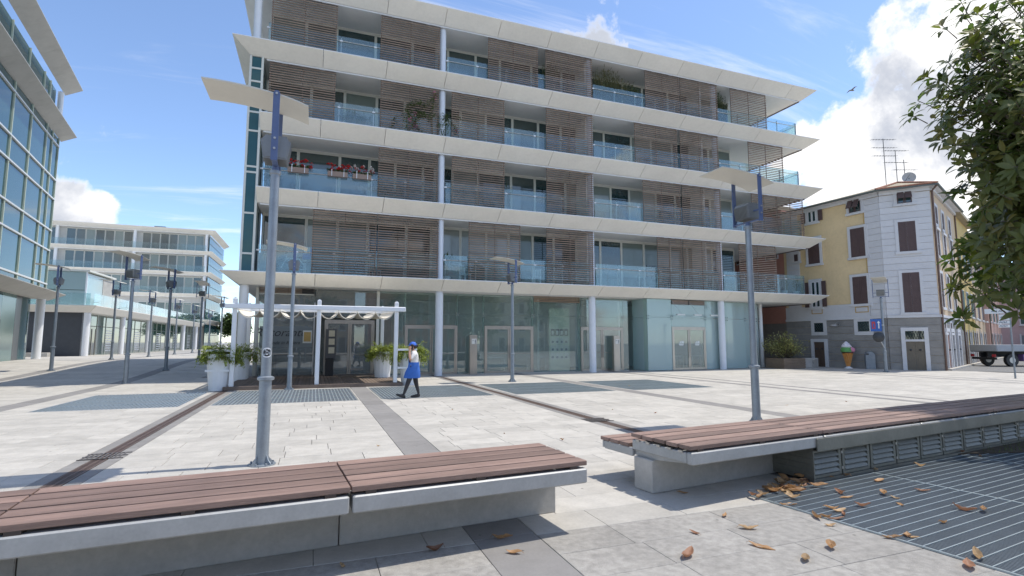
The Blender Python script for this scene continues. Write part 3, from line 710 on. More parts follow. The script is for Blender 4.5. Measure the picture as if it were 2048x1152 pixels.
# right: glass bay standing forward, ending in a curve
BP = [(17.25,YG+.4),(17.35,24.98),(19.05,25.10),(21.55,25.28),(23.3,25.45),(24.9,25.65),(26.1,25.95),(26.72,26.40),(26.85,27.4)]
for k in range(len(BP)-1):
    (ax,ay),(bx,by_) = BP[k],BP[k+1]; l = sqrt((bx-ax)**2+(by_-ay)**2); u = ((bx-ax)/l,(by_-ay)/l)
    if k == 2:
        f = MB(); zh = 2.46
        f.obox((ax,ay),u,.0,.07,-.06,.03,.02,zh).obox((ax,ay),u,l-.07,l,-.06,.03,.02,zh).obox((ax,ay),u,.07,l-.07,-.058,.028,zh-.09,zh); fo = f.build('door_frame', M_bronze, ab)
        for s,(p,q) in enumerate(((.075,l/2-.01),(l/2+.01,l-.075))):
            d = MB(); d.obox((ax,ay),u,p,p+.08,-.03,.02,.03,zh-.095).obox((ax,ay),u,q-.08,q,-.03,.02,.03,zh-.095).obox((ax,ay),u,p+.08,q-.08,-.028,.018,.03,.14).obox((ax,ay),u,p+.08,q-.08,-.028,.018,zh-.18,zh-.095)
            do = d.build('door', M_bronze, ab)
            MB().obox((ax,ay),u,p+.082,q-.082,-.01,.002,.142,zh-.182).build('pane', M_pane, do)
            hs = (q-.04) if s == 0 else (p+.04); X, Y = ax+u[0]*hs+u[1]*.06, ay+u[1]*hs-u[0]*.06
            MB().tube([(X,Y,.7),(X,Y,1.6)], .015, 6).build('handle', M_alu, do, True)
            lg = MB(); m_ = (p+q)/2                                   # white emblem on the glass: a wavy mark over a bar and a caption line
            for r in range(4):
                zz = 1.52+r*.035; lg.obox((ax,ay),u,m_-.16+.03*r,m_+.05+.03*r*(r % 2),.004,.007,zz,zz+.022)
            lg.obox((ax,ay),u,m_-.17,m_+.17,.004,.007,1.44,1.49).obox((ax,ay),u,m_+.08,m_+.17,.004,.007,1.52,1.66).obox((ax,ay),u,m_-.14,m_+.14,.004,.007,1.39,1.41)
            lg.build('emblem', mat('white_film',(.72,.78,.78),.6), do)
        for z0,z1 in ((zh+.01,ZJ),(ZJ+.012,ZT-.28)): MB().obox((ax,ay),u,.006,l-.006,-.01,.004,z0,z1).build('glass_pane', M_frost, ab)
        for q in range(2):
            vg = MB().obox((ax,ay),u,.03+q*l/2,l/2-.03+q*l/2,-.02,.05,ZT-.27,ZT-.03).build('vent_grille', mat('vent_brown',(.20,.185,.175),.5,.4), ab)
            for z in (0,.06,.12,.18): MB().obox((ax,ay),u,.05+q*l/2,l/2-.05+q*l/2,.052,.062,ZT-.25+z,ZT-.22+z).build('vent_slat', M_slat, vg)
        for q in (0.0,l*.5,l-.02):
            MB().tube([(ax+u[0]*q,ay+u[1]*q-.02,ZT-.02),(ax+u[0]*(q+.38),ay+u[1]*(q+.38)-.42,3.18)], .008, 5).build('stay_rod', M_alu, ab)
            MB().obox((ax,ay),u,q+.05,q+.62,.36,.44,3.10,3.18).build('light_bar', M_alu, ab)
    else:
        n = 1 if k != 3 else 2
        for q in range(n):
            for z0,z1 in ((.03,ZJ),(ZJ+.012,ZT)): MB().obox((ax,ay),u,l*q/n+.006,l*(q+1)/n-.006,-.012,.004,z0,z1).build('glass_pane', M_frost, ab)
    f2 = MB().obox((ax,ay),u,-.01,.01,-.34,-.02,.02,4.0); f2.build('glass_fin', MATS['fin_glass'], ab)
    s = MB()
    for sx_ in (-.07,.07):
        for sz in (-.08,.08): s.ball((ax+u[0]*sx_+u[1]*.02, ay+u[1]*sx_-u[0]*.02, ZJ+sz), .022, 8, 5)
    s.build('glass_clamp', M_darkmetal, ab, True)
MB().lathe([(.12,0),(.12,4.03)], 18, (26.98,26.45,0)).build('end_post', M_white, ab, True)
MB().box(17.45,26.8,30.6,30.85,.014,4.0).build('interior_wall', mat('interior_pale',(.5,.55,.55),.8,var=.05), ab)

# lettering on the restaurant window, menu board and paper
xm = (gx(545)+gx(592))/2
M_letter = mat('dark_letters',(.03,.028,.028),.6)
fb = MB().box(-2.25,gx(624),YG-.004,YG-.001,1.35,2.30).build('frosted_band', glass('frost_band',(.6,.66,.66),.6,.2,(.34,.37,.37),.55), ab)
text('Ristorante', .50, M_letter, ab, (gx(560),YG-.012,1.86), (pi/2,0,0), .35)
text('Locanda in Riviera', .21, M_letter, ab, (gx(562),YG-.012,1.50), (pi/2,0,0), .35)
nb = MB().box(gx(605),gx(623),YG-.03,YG-.008,1.55,2.12).build('notice_frame', M_frame, ab); MB().box(gx(607),gx(621),YG-.036,YG-.031,1.62,2.05).build('notice', mat('ochre_paper',(.50,.33,.11),.7,var=.1,vscale=8), nb)
# ---------------------------------------------------------------- restaurant deck and pergola
dk = thing('wooden_deck', 'low brown board deck in front of the restaurant', 'deck', (.15,22.8,0))
DX0, DX1, DY0, DY1, DZ = -2.75, 3.12, 19.86, 25.86, .12
MB().box(DX0+.02,DX1-.02,DY0+.03,DY1,0,.085).build('deck_frame', mat('deck_dark',(.05,.04,.033),.8), dk)
MB().cbox(DX0,DX1,DY0,DY0+.028,.004,DZ,.003).build('deck_edge', M_deck, dk)
n = 44; bw = (DX1-DX0)/n
pm = MB().cbox(.006,bw-.006,0,DY1-DY0-.03,0,.034,.003).mesh('deck_board', M_deck)
for k in range(n): inst(pm, 'deck_board', dk, (DX0+k*bw,DY0+.03,.086))
mt = MB().cbox(1.05,2.4,24.0,25.3,DZ+.001,DZ+.02,.006); tag(mt.build('door_mat', mat('mat_brown',(.10,.085,.075),.95,var=.2,vscale=20)), 'dark door mat on the deck before the restaurant door', 'mat')
pg = thing('pergola', 'white wooden pergola with a gathered cream awning over the restaurant deck', 'pergola', (.15,22.5,DZ))
POST = [-2.52,.15,2.86]
for x in POST:
    for y,hh in ((20.0,2.95),(24.3,3.05)):
        p = MB().cbox(x-.07,x+.07,y-.07,y+.07,DZ,DZ+hh,.012).build('post', M_white, pg)
        MB().prism([(x-.06,DZ+hh),(x+.06,DZ+hh),(x+.02,DZ+hh+.04),(x-.02,DZ+hh+.04)], y-.05, y+.05, 'y').build('post_cap', M_white, p)
for y,z in ((19.96,2.72),(24.26,2.86)):
    b = MB(); b.cbox(POST[0]-.30,POST[2]+.32,y-.12,y-.045 if y < 22 else y-.05,z,z+.17,.02)
    b.build('beam', M_white, pg)
for x in POST:
    MB().prism([(20.08,2.70),(24.2,2.84),(24.2,2.96),(20.08,2.82)], x-.035, x+.035, 'x').build('rafter', M_white, pg)
# awning: scalloped cloth hung on battens
ny, nxs = 8, 66
cl = MB(); rows = []
for j in range(ny+1):
    y = 20.06+(24.05-20.06)*j/ny
    rows.append([(POST[0]+.1+(POST[2]-POST[0]-.2)*i/nxs, y, 2.70+.14*j/ny-.24*(1-(2*((i/nxs*8) % 1)-1)**2)**.8) for i in range(nxs+1)])
cl.v = [p for r in rows for p in r]+[(p[0],p[1],p[2]+.006) for r in rows for p in r]; w_ = nxs+1; o_ = len(rows)*w_
for j in range(ny):
    for i in range(nxs): cl.f += [(j*w_+i,j*w_+w_+i,j*w_+w_+i+1,j*w_+i+1),(o_+j*w_+i,o_+j*w_+i+1,o_+j*w_+w_+i+1,o_+j*w_+w_+i)]; cl.m += [0,0]
cl.build('awning_cloth', M_canvas, pg, True)
for k in range(9):
    x = POST[0]+.1+(POST[2]-POST[0]-.2)*k/8; bt = MB().cbox(x-.018,x+.018,20.04,24.1,2.705,2.735,.004)
    bt.v = [(p[0],p[1],p[2]+.14*(p[1]-20.06)/4.0) for p in bt.v]; bt.build('batten', M_white, pg)
cr = MB()
for k in range(8):
    a = POST[0]+.1+(POST[2]-POST[0]-.2)*k/8; w = (POST[2]-POST[0]-.2)/8
    cr.tube([(a+w*q/8,20.05,2.69-.27*(1-(2*q/8-1)**2)**.8) for q in range(9)], .012, 5)
cr.build('cord_edge', M_canvas, pg, True)
# white side rails holding the planters
for x0_,x1_ in ((POST[0]-.78,POST[0]-.07),(POST[2]+.07,POST[2]+.78)):
    for z in (.62,1.28): MB().cbox(x0_,x1_,19.90,19.93,z,z+.07,.006).build('side_rail', M_white, pg)
# leaves
def leaf(mb, p, d, up_, l, w, mi=0, fold=.25, droop=.2):
    """one pointed leaf of two folded halves, bent once along its length"""
    d = d.normalized(); s = d.cross(up_)
    if s.length < 1e-4: s = d.orthogonal()
    s.normalize(); n = s.cross(d)
    b0 = p; m1 = p+d*l*.38+n*(-droop*.05*l); m2 = p+d*l*.72-n*(droop*.16*l); tip = p+d*l-n*(droop*.42*l)
    a1, c1 = m1+s*w*.5+n*fold*w*.5, m1-s*w*.5+n*fold*w*.5
    a2, c2 = m2+s*w*.36+n*fold*w*.36, m2-s*w*.36+n*fold*w*.36
    mb.add([b0,m1,m2,tip,a1,a2,c1,c2], [(0,1,4),(1,2,5,4),(2,3,5),(0,6,1),(1,6,7,2),(2,7,3)], mi)
def leafmat(name, col, back=None, gloss=.4, var=.3, island=.35):
    if name in MATS: return MATS[name]
    m = mat(name, col, gloss, var=var, vscale=1.5, island=island, spec=.5)
    nt = m.node_tree; N, L_ = nt.nodes, nt.links; b = N['Principled BSDF']; o = [n for n in N if n.type == 'OUTPUT_MATERIAL'][0]
    src = b.inputs['Base Color'].links[0].from_socket
    if back:
        g = N.new('ShaderNodeNewGeometry'); mx = N.new('ShaderNodeMix'); mx.data_type = 'RGBA'; L_.new(g.outputs['Backfacing'], mx.inputs[0]); L_.new(src, mx.inputs[6]); mx.inputs[7].default_value = list(back)+[1]
        L_.new(mx.outputs[2], b.inputs['Base Color']); src = mx.outputs[2]
    t = N.new('ShaderNodeBsdfTranslucent'); L_.new(src, t.inputs[0]); ms = N.new('ShaderNodeMixShader'); ms.inputs[0].default_value = .32
    L_.new(b.outputs[0], ms.inputs[1]); L_.new(t.outputs[0], ms.inputs[2]); L_.new(ms.outputs[0], o.inputs[0]); return m
ML_fern = leafmat('fern_leaf',(.27,.33,.06),gloss=.6)
ML_dark = leafmat('dark_leaf',(.045,.075,.02),gloss=.5)
ML_mid = leafmat('mid_leaf',(.085,.13,.035),gloss=.5)
ML_dry = leafmat('olive_leaf',(.17,.15,.055),gloss=.6)
ML_red = leafmat('red_petal',(.60,.03,.03),gloss=.6)
ML_pink = leafmat('pink_petal',(.62,.25,.36),gloss=.6)
ML_whitep = leafmat('white_petal',(.75,.72,.70),gloss=.6)
M_stem = mat('green_stem',(.11,.12,.05),.7); M_bark = mat('bark',(.14,.115,.095),.9,var=.25,vscale=6,bump=.6,bscale=25)
def rvec(r, zlo=-1, zhi=1):
    a = r.uniform(0,2*pi); z = r.uniform(zlo,zhi); q = sqrt(max(0,1-z*z)); return Vector((q*cos(a),q*sin(a),z))
def bush(r, c, rad, n, l, w, droop=.5, zlo=-.2, up=.35):
    mb = MB()
    for i in range(n):
        d = rvec(r, zlo, 1); k = r.uniform(.35,1)**.6
        p = Vector(c)+Vector((d.x*rad[0]*k,d.y*rad[1]*k,d.z*rad[2]*k))
        dd = (d+rvec(r)*.6+Vector((0,0,up))).normalized(); leaf(mb, p, dd, Vector((0,0,1)), l*r.uniform(.6,1.2), w*r.uniform(.7,1.2), 0, .2, droop)
    return mb
# tall white planters with trailing fern
def planter(x, y, label, seed, rot=0):
    t = thing('planter', label, 'planter', (x,y,0), 'tall white planters at the pergola')
    n = 28
    prof = [(.30,0),(.30,.03),(.40,1.06),(.43,1.08),(.43,1.20),(.39,1.20),(.37,1.08)]
    rings = []
    for rr_,z in prof: rings.append([(x+rr_*(1+(.012 if i % 2 else -.012)*(z < 1.07))*cos(2*pi*i/n), y+rr_*(1+(.012 if i % 2 else -.012)*(z < 1.07))*sin(2*pi*i/n), z) for i in range(n)])
    MB().loft(rings).build('tub', M_white, t)
    MB().lathe([(.368,1.05),(.368,1.10)], 20, (x,y,0)).build('earth', M_soil, t)
    r = random.Random(seed); mb = MB(); stm = MB()
    for k in range(135 if seed != 2 else 60):
        a = r.uniform(0,2*pi); e = r.uniform(.25,1.45); ln = r.uniform(.24,.46)
        p = Vector((x+.2*cos(a),y+.2*sin(a),1.10)); d = Vector((cos(a)*cos(e),sin(a)*cos(e),sin(e))); pts = [p]
        for q in range(9):
            d = (d+Vector((0,0,-.13-.03*q))+rvec(r)*.07).normalized(); p = p+d*ln/9*1.5; pts.append(p)
            for s in (-1,1):
                for h_ in range(2):
                    sd_ = d.cross(Vector((0,0,1))); sd_ = sd_.normalized()*s if sd_.length > .01 else Vector((s,0,0))
                    leaf(mb, p+rvec(r)*.05, (d*.5+sd_+rvec(r)*.9).normalized(), Vector((0,0,1)), r.uniform(.07,.13), .036, 0, .1, .4)
        stm.tube(pts[::3], .004, 4)
    mb.build('foliage', ML_fern, t, kind='stuff'); stm.build('stems', M_stem, t, kind='stuff')
    return t
planter(-2.92,20.25,'tall white fluted planter with trailing fern left of the pergola',1)
planter(-2.75,23.9,'tall white planter with fern behind the left pergola post beside the corner column',2)
planter(3.45,20.35,'tall white fluted planter with fern right of the pergola, beside the woman',3)
planter(2.78,23.2,'tall white planter with fern inside the right pergola post',4)
# dark pot with upright plant by the restaurant window
pp = thing('potted_plant', 'dark pot with an upright bushy plant at the foot of the restaurant window', 'plant', (-1.95,25.3,DZ))
MB().lathe([(.14,DZ),(.20,DZ+.34),(.21,DZ+.36),(.17,DZ+.36)], 16, (-1.95,25.3,0)).build('pot', M_rubber, pp, True)
r = random.Random(8); mb = MB(); sm_ = MB()
for k in range(26):
    a = r.uniform(0,2*pi); rr_ = r.uniform(0,.13); tx, ty = -1.95+cos(a)*(rr_+.12), 25.3+sin(a)*(rr_+.12); hh = r.uniform(.75,1.2)
    p0 = Vector((-1.95+cos(a)*rr_,25.3+sin(a)*rr_,DZ+.34)); p1 = Vector((tx,ty,DZ+.34+hh)); sm_.tube([p0,p1], .005, 4)
    for q in range(22):
        p = p0.lerp(p1, r.random()); leaf(mb, p, rvec(r,-.2,.9), Vector((0,0,1)), .12, .02, 0, .2, .5)
mb.build('foliage', ML_mid, pp, kind='stuff'); sm_.build('stems', M_stem, pp, kind='stuff')
# white cabinet seen through the restaurant window, menu stand
cb_ = thing('cabinet', 'low white cabinet standing inside the restaurant window', 'cabinet', (gx(577),26.5,.012))
MB().cbox(gx(553),gx(594),26.3,26.75,.20,1.0,.01).build('cabinet_body', mat('cabinet_white',(.72,.74,.73),.5), cb_)
for a in (gx(554),gx(590)): MB().box(a,a+.08,26.32,26.72,.014,.2).build('leg', MATS['cabinet_white'], cb_)
for k in range(2): MB().box(gx(554)+k*.8+.02,gx(554)+k*.8+.76,26.285,26.297,.24,.96).build('cabinet_door', MATS['cabinet_white'], cb_)
ms = thing('menu_stand', 'dark menu stand with three pale menu cards on the deck', 'menu stand', (py(661,700,24.9).x,24.9,DZ))
x = ms.location.x
MB().cbox(x-.20,x+.14,24.8,25.0,DZ,DZ+.78,.01).build('stand_base', M_rubber, ms)
MB().cbox(x-.22,x+.24,24.86,24.92,DZ+.70,DZ+2.05,.01).build('board', mat('dark_board',(.10,.10,.105),.5), ms)
for z in (.98,1.36,1.72): MB().box(x-.09,x+.16,24.852,24.858,DZ+z,DZ+z+.27).build('menu_card', mat('cream_card',(.66,.60,.46),.7,var=.08,vscale=15), ms)
hb = thing('hanging_basket', 'round wicker hanging basket in the restaurant window', 'basket', (gx(571),26.15,2.40))
hx = gx(571)
MB().lathe([(.08,0),(.22,.10),(.27,.30),(.24,.48),(.16,.58)], 16, (hx,26.2,2.42)).build('basket', mat('wicker',(.24,.14,.08),.85,var=.25,vscale=14,bump=.8,bscale=50), hb, True)
MB().tube([(hx,26.2,3.0),(hx,26.2,4.05)], .008, 5).build('cord', M_rubber, hb)
# intercom pillars of steel
for px_,lab in ((942,'steel intercom pillar left of the double doors behind the slender lamp post'),(1225,'steel intercom pillar right of the column by the frosted glass bay')):
    x = gx(px_); t = thing('intercom_pillar', lab, 'intercom', (x,25.55,0), 'steel intercom pillars')
    MB().cbox(x-.19,x+.19,25.45,25.66,0,1.95,.008).build('pillar', M_bronze, t)
    pl = MB().box(x-.10,x+.15,25.440,25.449,1.50,1.76).build('call_panel', M_paper, t)
    for q in range(3): MB().box(x+.06,x+.12,25.434,25.439,1.53+q*.07,1.57+q*.07).build('button', M_darkmetal, pl)
    MB().lathe([(.025,0),(.025,.02)], 8, (x-.03,25.437,1.67)).build('camera_eye', M_rubber, pl)
# display stand with rows of printed leaflets behind the shop window
dsx0, dsx1, dsy = py(1099,690,26.6).x, py(1139,690,26.6).x, 26.6
ds = thing('leaflet_display', 'tall pale display panel with four rows of printed sheets behind the shop window', 'display', ((dsx0+dsx1)/2,dsy,.014))
MB().box(dsx0,dsx1,dsy,dsy+.08,.014,3.45).build('panel', mat('pale_green_panel',(.60,.64,.52),.6,var=.04), ds)
for rz,(z,dk_) in enumerate(((1.95,1),(1.50,0),(1.08,0),(.66,0))):
    for cx_ in range(4):
        w = (dsx1-dsx0-.12)/4; a = dsx0+.06+cx_*w
        sh = MB().box(a+.02,a+w-.02,dsy-.012,dsy-.002,z,z+.36).build('printed_sheet', M_rubber if dk_ else M_paper, ds)
        im = MB().box(a+.06,a+w-.08,dsy-.016,dsy-.013,z+.05,z+.05+(.22 if dk_ else .12)).build('print', M_paper if dk_ else mat('print_blue',(.12,.15,.20),.7), sh)
# tables and chairs inside
def table(x, y, lab, w=1.0):
    t = thing('table', lab, 'table', (x,y,.014), 'tables inside the shopfront')
    MB().cbox(x-w/2,x+w/2,y-.35,y+.35,.72,.75,.008).build('table_top', M_white, t)
    for a in (-1,1):
        for b in (-1,1): MB().box(x+a*(w/2-.06)-.02,x+a*(w/2-.06)+.02,y+b*.29-.02,y+b*.29+.02,.014,.72).build('leg', M_white, t)
table(py(990,700,27.6).x,27.6,'white table behind the left leaf of the double doors')
table(py(1072,700,28.0).x,28.0,'white table behind the window left of the leaflet display')
table(py(1345,700,27.4).x,27.4,'table behind the emblem doors of the glass bay, left leaf',1.2)
table(py(1392,700,27.6).x,27.6,'table behind the emblem doors of the glass bay, right leaf',1.2)
# ---------------------------------------------------------------- balcony things
def flowerbox(xa, xb, yb, label, petals, seed):
    z = LIP[1]+.95; a = py(xa,yb,YR-.16).x; b = py(xb,yb,YR-.16).x; y0 = YR-.24
    t = thing('flower_box', label, 'flower box', ((a+b)/2,y0,z), 'flower boxes on the balcony railing')
    MB().prism([(y0-.01,z+.0),(y0+.17,z),(y0+.19,z+.22),(y0-.03,z+.22)], a, b, 'x').build('trough', mat('stone_trough',(.30,.22,.18),.8,var=.1), t)
    for q in (a+.16,b-.18): MB().box(q,q+.03,y0-.05,y0-.03,z-.01,z+.34).build('hook', M_white, t)
    r = random.Random(seed); mb = MB(); pb_ = MB()
    for i in range(170): leaf(mb, Vector((r.uniform(a,b),y0+r.uniform(-.02,.18),z+.2+r.uniform(0,.12))), rvec(r,-.2,1), Vector((0,0,1)), .10, .07, 0, .1, .5)
    for i in range(24):
        c = Vector((r.uniform(a-.12,b+.12),y0+r.uniform(-.10,.15),z+.26+r.uniform(0,.30)))
        mb.tube([(c.x*.9+.1*(a+b)/2,y0+.08,z+.2),c], .005, 4)
        mi = 0 if petals == 1 or r.random() < .5 else 1
        for q in range(16):
            d = rvec(r,-.4,1); leaf(pb_, c+d*.035, d, Vector((0,0,1)), .065, .06, mi, .1, .2)
    mb.build('foliage', ML_mid, t, kind='stuff'); pb_.build('blossoms', [ML_red, ML_whitep], t, kind='stuff')
flowerbox(575,617,345,'brown trough of red geraniums nearest the glazed corner bay',1,1)
flowerbox(655,695,352,'brown trough of red geraniums in the middle of the balcony railing',1,2)
flowerbox(705,742,358,'brown trough of red and white geraniums next to the louvre screen',2,3)
def balcony_plant(x, y, z, label, lm, rad, n, l=.16, w=.03, pot=True, potm=None, seed=1, zoff=.3, droop=.6, hang=None):
    t = thing('balcony_plant', label, 'plant', (x,y,z))
    if pot: MB().lathe([(.13,z),(.19,z+.30),(.20,z+.32),(.16,z+.32)], 14, (x,y,0)).build('pot', potm or M_terracotta, t, True)
    r = random.Random(seed); mb = bush(r, (x,y,z+zoff+rad[2]*.3), rad, n, l, w, droop)
    mb.build('foliage', lm, t, kind='stuff')
    s = MB()
    for k in range(7):
        d = rvec(r,.3,1); s.tube([(x,y,z+.28 if pot else z+.02),(x+d.x*rad[0]*.7,y+d.y*rad[1]*.7,z+zoff+rad[2]*(.3+d.z*.7))], .008, 4)
    s.build('stems', M_stem, t, kind='stuff')
    return t
balcony_plant(-2.0,25.35,LIP[1],'green climbing plant in a pot at the left end of the geranium balcony',ML_mid,(.30,.25,.85),260,.22,.07,True,None,4,.5)
def trough_plant(x0_, x1_, y, z, h, label, lm, n, seed, l=.2, w=.03):
    t = thing('trough_plant', label, 'plant', ((x0_+x1_)/2,y,z))
    MB().cbox(x0_,x1_,y-.18,y+.18,z,z+.42,.02).build('trough', mat('trough_grey',(.33,.32,.30),.8), t)
    r = random.Random(seed); mb = MB(); s = MB()
    for k in range(n):
        x = r.uniform(x0_,x1_); hh = h*r.uniform(.5,1.0)*(1-.45*abs((x-(x0_*.6+x1_*.4))/(x1_-x0_))); p = Vector((x,y+r.uniform(-.15,.15),z+.4)); q = p+Vector((r.uniform(-.25,.25),r.uniform(-.2,.2),hh))
        s.tube([p,q], .005, 4)
        for i in range(8): leaf(mb, p.lerp(q, r.uniform(.35,1)), rvec(r,-.3,.9), Vector((0,0,1)), l*r.uniform(.5,1), w, 0, .2, .5)
    mb.build('foliage', lm, t, kind='stuff'); s.build('stems', M_stem, t, kind='stuff')
trough_plant(14.35,16.5,25.32,LIP[3],2.25,'olive feathery shrub filling a trough on the top balcony',ML_dry,260,5,.22,.025)
trough_plant(16.5,17.4,25.32,LIP[3],1.75,'dark green shrub beside the olive shrub on the top balcony',ML_dark,110,6)
trough_plant(22.95,23.75,25.32,LIP[3],2.2,'dark green shrub behind the louvres near the roof corner',ML_dark,150,7)
trough_plant(11.3,12.2,25.32,LIP[3],2.1,'green shrub growing behind the top louvre screen',ML_dark,120,8)
trough_plant(.9,2.2,25.32,LIP[2],.75,'low grey bushes behind the railing glass of the fourth floor',ML_mid,80,9)
trough_plant(2.3,3.9,25.32,LIP[1],.45,'low plants behind the railing below the white geraniums',ML_mid,60,10)
trough_plant(8.7,9.3,25.32,LIP[1],1.5,'tall thin green plant behind the railing of the third floor',ML_mid,40,11,.3,.02)
# climbing plant with pink flowers over the column
t = thing('climbing_plant', 'climbing plant with pink flowers over the louvre screen by the column', 'plant', (5.0,24.95,LIP[2]))
r = random.Random(21); mb = MB(); pk = MB(); s = MB()
for k in range(16):
    p = Vector((r.uniform(3.4,5.7),24.93,LIP[2]+r.uniform(1.0,1.6))); pts = [Vector((5.15,24.96,LIP[2]+.0)),Vector((5.0+.1*r.random(),24.95,LIP[2]+1.2)),p]
    d = Vector((r.uniform(-.6,.8),-.12,r.uniform(-.2,.9))); 
    for q in range(6):
        d = (d+Vector((0,0,-.22))+rvec(r)*.12).normalized(); p = p+d*.16; pts.append(Vector((p.x,min(p.y,24.93),p.z)))
        for h_ in range(7): leaf(mb, p+rvec(r)*.08, rvec(r,-.7,.6), Vector((0,0,1)), .16, .045, 0, .2, .5)
    if k % 2 == 0:
        for q in range(14): dd = rvec(r); leaf(pk, p+dd*.05, dd, Vector((0,0,1)), .07, .06, 0, .1, .2)
    s.tube(pts, .006, 4)
for k in range(70): leaf(mb, Vector((r.uniform(5.35,5.75),24.86,LIP[2]+r.uniform(-.05,1.3))), rvec(r,-1,.1), Vector((0,0,1)), .22, .05, 0, .2, .5)
mb.build('foliage', ML_mid, t, kind='stuff'); pk.build('blossoms', ML_pink, t, kind='stuff'); s.build('stems', M_stem, t, kind='stuff')
for k,(x,z,lab) in enumerate(((6.15,LIP[0],'palm in a white pot beside the column on the first balcony'),(13.0,LIP[0],'potted plant behind the louvre by the second column'))):
    balcony_plant(x,25.8,z,lab,ML_mid if k == 0 else ML_dark,(.45,.35,.5),170,.34,.035,True,M_white,30+k,.75,.9)
for k,(x,lab) in enumerate(((26.9,'white pot with a bushy plant on the end balcony'),(28.0,'white pot with a round plant beside the railing post on the end balcony'),(29.0,'white pot with a taller plant at the balcony corner'))):
    balcony_plant(x,25.4,LIP[0],lab,ML_mid,(.28,.25,.34+.1*(k == 2)),120,.14,.04,True,M_white,40+k,.5,.5)
# bicycle with blue child seat on the first balcony
bi = thing('bicycle', 'white bicycle with a blue child seat parked on the first balcony', 'bicycle', (0,0,0))
def ring(mb, c, R, r_, n=28): mb.tube([(c[0]+R*cos(2*pi*i/n),c[1],c[2]+R*sin(2*pi*i/n)) for i in range(n+1)], r_, 6, cap=False)
for cx_ in (-.52,.52):
    w = MB(); ring(w, (cx_,0,.34), .33, .018); wo = w.build('wheel', M_rubber, bi, True, True)
    rm = MB(); ring(rm, (cx_,0,.34), .305, .010)
    for k in range(12): a = 2*pi*k/12; rm.tube([(cx_,0,.34),(cx_+.3*cos(a),0,.34+.3*sin(a))], .003, 4)
    rm.build('rim', M_alu, wo, True, True)
fm_ = MB(); P_ = dict(rear=(.52,0,.34),bb=(.10,0,.30),seat=(.22,0,.78),head=(-.32,0,.78),front=(-.52,0,.34),bar=(-.34,0,.98))
for a,b in (('rear','bb'),('rear','seat'),('bb','seat'),('bb','head'),('seat','head'),('head','front'),('head','bar')): fm_.tube([P_[a],P_[b]], .018, 6)
fm_.build('frame', M_white, bi, True, True)
MB().tube([(-.38,-.28,1.02),(-.32,-.1,.99),(-.32,.1,.99),(-.38,.28,1.02)], .013, 6).build('handlebar', M_rubber, bi, True, True)
MB().ball((.24,0,.86), (.13,.07,.04)).build('saddle', M_rubber, bi, True, True)
cs = MB(); cs.cbox(.33,.66,-.15,.15,.80,.86,.02).prism([(.60,.82),(.68,.82),(.78,1.32),(.70,1.34)], -.15, .15, 'y').cbox(.36,.62,-.17,-.14,.86,1.02,.01).cbox(.36,.62,.14,.17,.86,1.02,.01)
cs.build('child_seat', mat('blue_plastic',(.06,.12,.42),.4), bi, local=True)
MB().tube([(.1,.1,.30),(.1,.12,.02)], .01, 5).build('kickstand', M_alu, bi, local=True)
bi.location = (-.95,25.4,LIP[0]+.0); bi.rotation_euler.z = .12
cdk = thing('balcony_cupboard', 'grey plastic cupboard at the left end of the first balcony', 'cupboard', (-2.05,25.8,LIP[0]))
MB().cbox(-2.35,-1.75,25.2,25.7,LIP[0],LIP[0]+.95,.02).build('cupboard_body', mat('cupboard_grey',(.36,.38,.39),.5), cdk); MB().box(-2.32,-2.06,25.185,25.197,LIP[0]+.05,LIP[0]+.9).build('cupboard_door', MATS['cupboard_grey'], cdk); MB().box(-2.04,-1.78,25.185,25.197,LIP[0]+.05,LIP[0]+.9).build('cupboard_door', MATS['cupboard_grey'], cdk)
def chair(x, y, z, lab, m, rz):
    t = thing('balcony_chair', lab, 'chair', (0,0,0), 'balcony chairs')
    MB().cbox(-.22,.22,-.22,.22,.42,.46,.01).build('seat', m, t, local=True)
    b = MB()
    for q in range(5): b.box(-.2+q*.09,-.15+q*.09,.2,.225,.50,.86)
    b.box(-.22,.22,.195,.23,.86,.9); b.build('backrest', m, t, local=True)
    for a in (-1,1):
        for c_ in (-1,1): MB().box(a*.19-.015,a*.19+.015,c_*.19-.015,c_*.19+.015,0,.42 if c_ < 0 else .86).build('leg', m, t, local=True)
    t.location = (x,y,z); t.rotation_euler.z = rz
chair(2.6,25.5,LIP[0],'white slatted chair behind the wide louvre screens of the first balcony',M_white,2.6)
chair(7.0,25.5,LIP[0],'white chair behind the louvre screen beside the palm',M_white,.6)
chair(10.9,25.5,LIP[0],'white chair in the open gap of the first balcony',M_white,-.5)
chair(18.8,25.5,LIP[0],'cream chair behind the louvres right of the middle column',M_canvas,.3)
chair(26.6,25.5,LIP[3],'dark chair on the top end balcony beneath the roof tip',M_darkmetal,.8)

# ---------------------------------------------------------------- glass office block on the left
uL = (-.1547,.98796); PL = (-16.71-uL[0]*30, 43.33-uL[1]*30); SL = 30.0     # s runs from the camera side to the far corner
ob = thing('glass_office_block', 'teal glass office block with projecting cream ledges at the left edge', 'building', (-16.7,43.3,.4))
def qL(s, d, z): return (PL[0]+uL[0]*s+uL[1]*d, PL[1]+uL[1]*s-uL[0]*d, z)
def ledge(low, top, outw, s0, s1, root, step=3.1):
    s = s1
    while s > s0:
        a, b = max(s-step,s0)+.006, s-.006
        r0 = [qL(a,.02,low),qL(a,outw,top-.04),qL(a,outw,top),qL(a,.02,top)]; r1 = [qL(b,.02,low),qL(b,outw,top-.04),qL(b,outw,top),qL(b,.02,top)]
        MB().loft([r0,r1]).build('fascia_panel', mat('grey_ledge',(.46,.45,.42),.6,var=.05,island=.04,stain=.12), root); s -= step
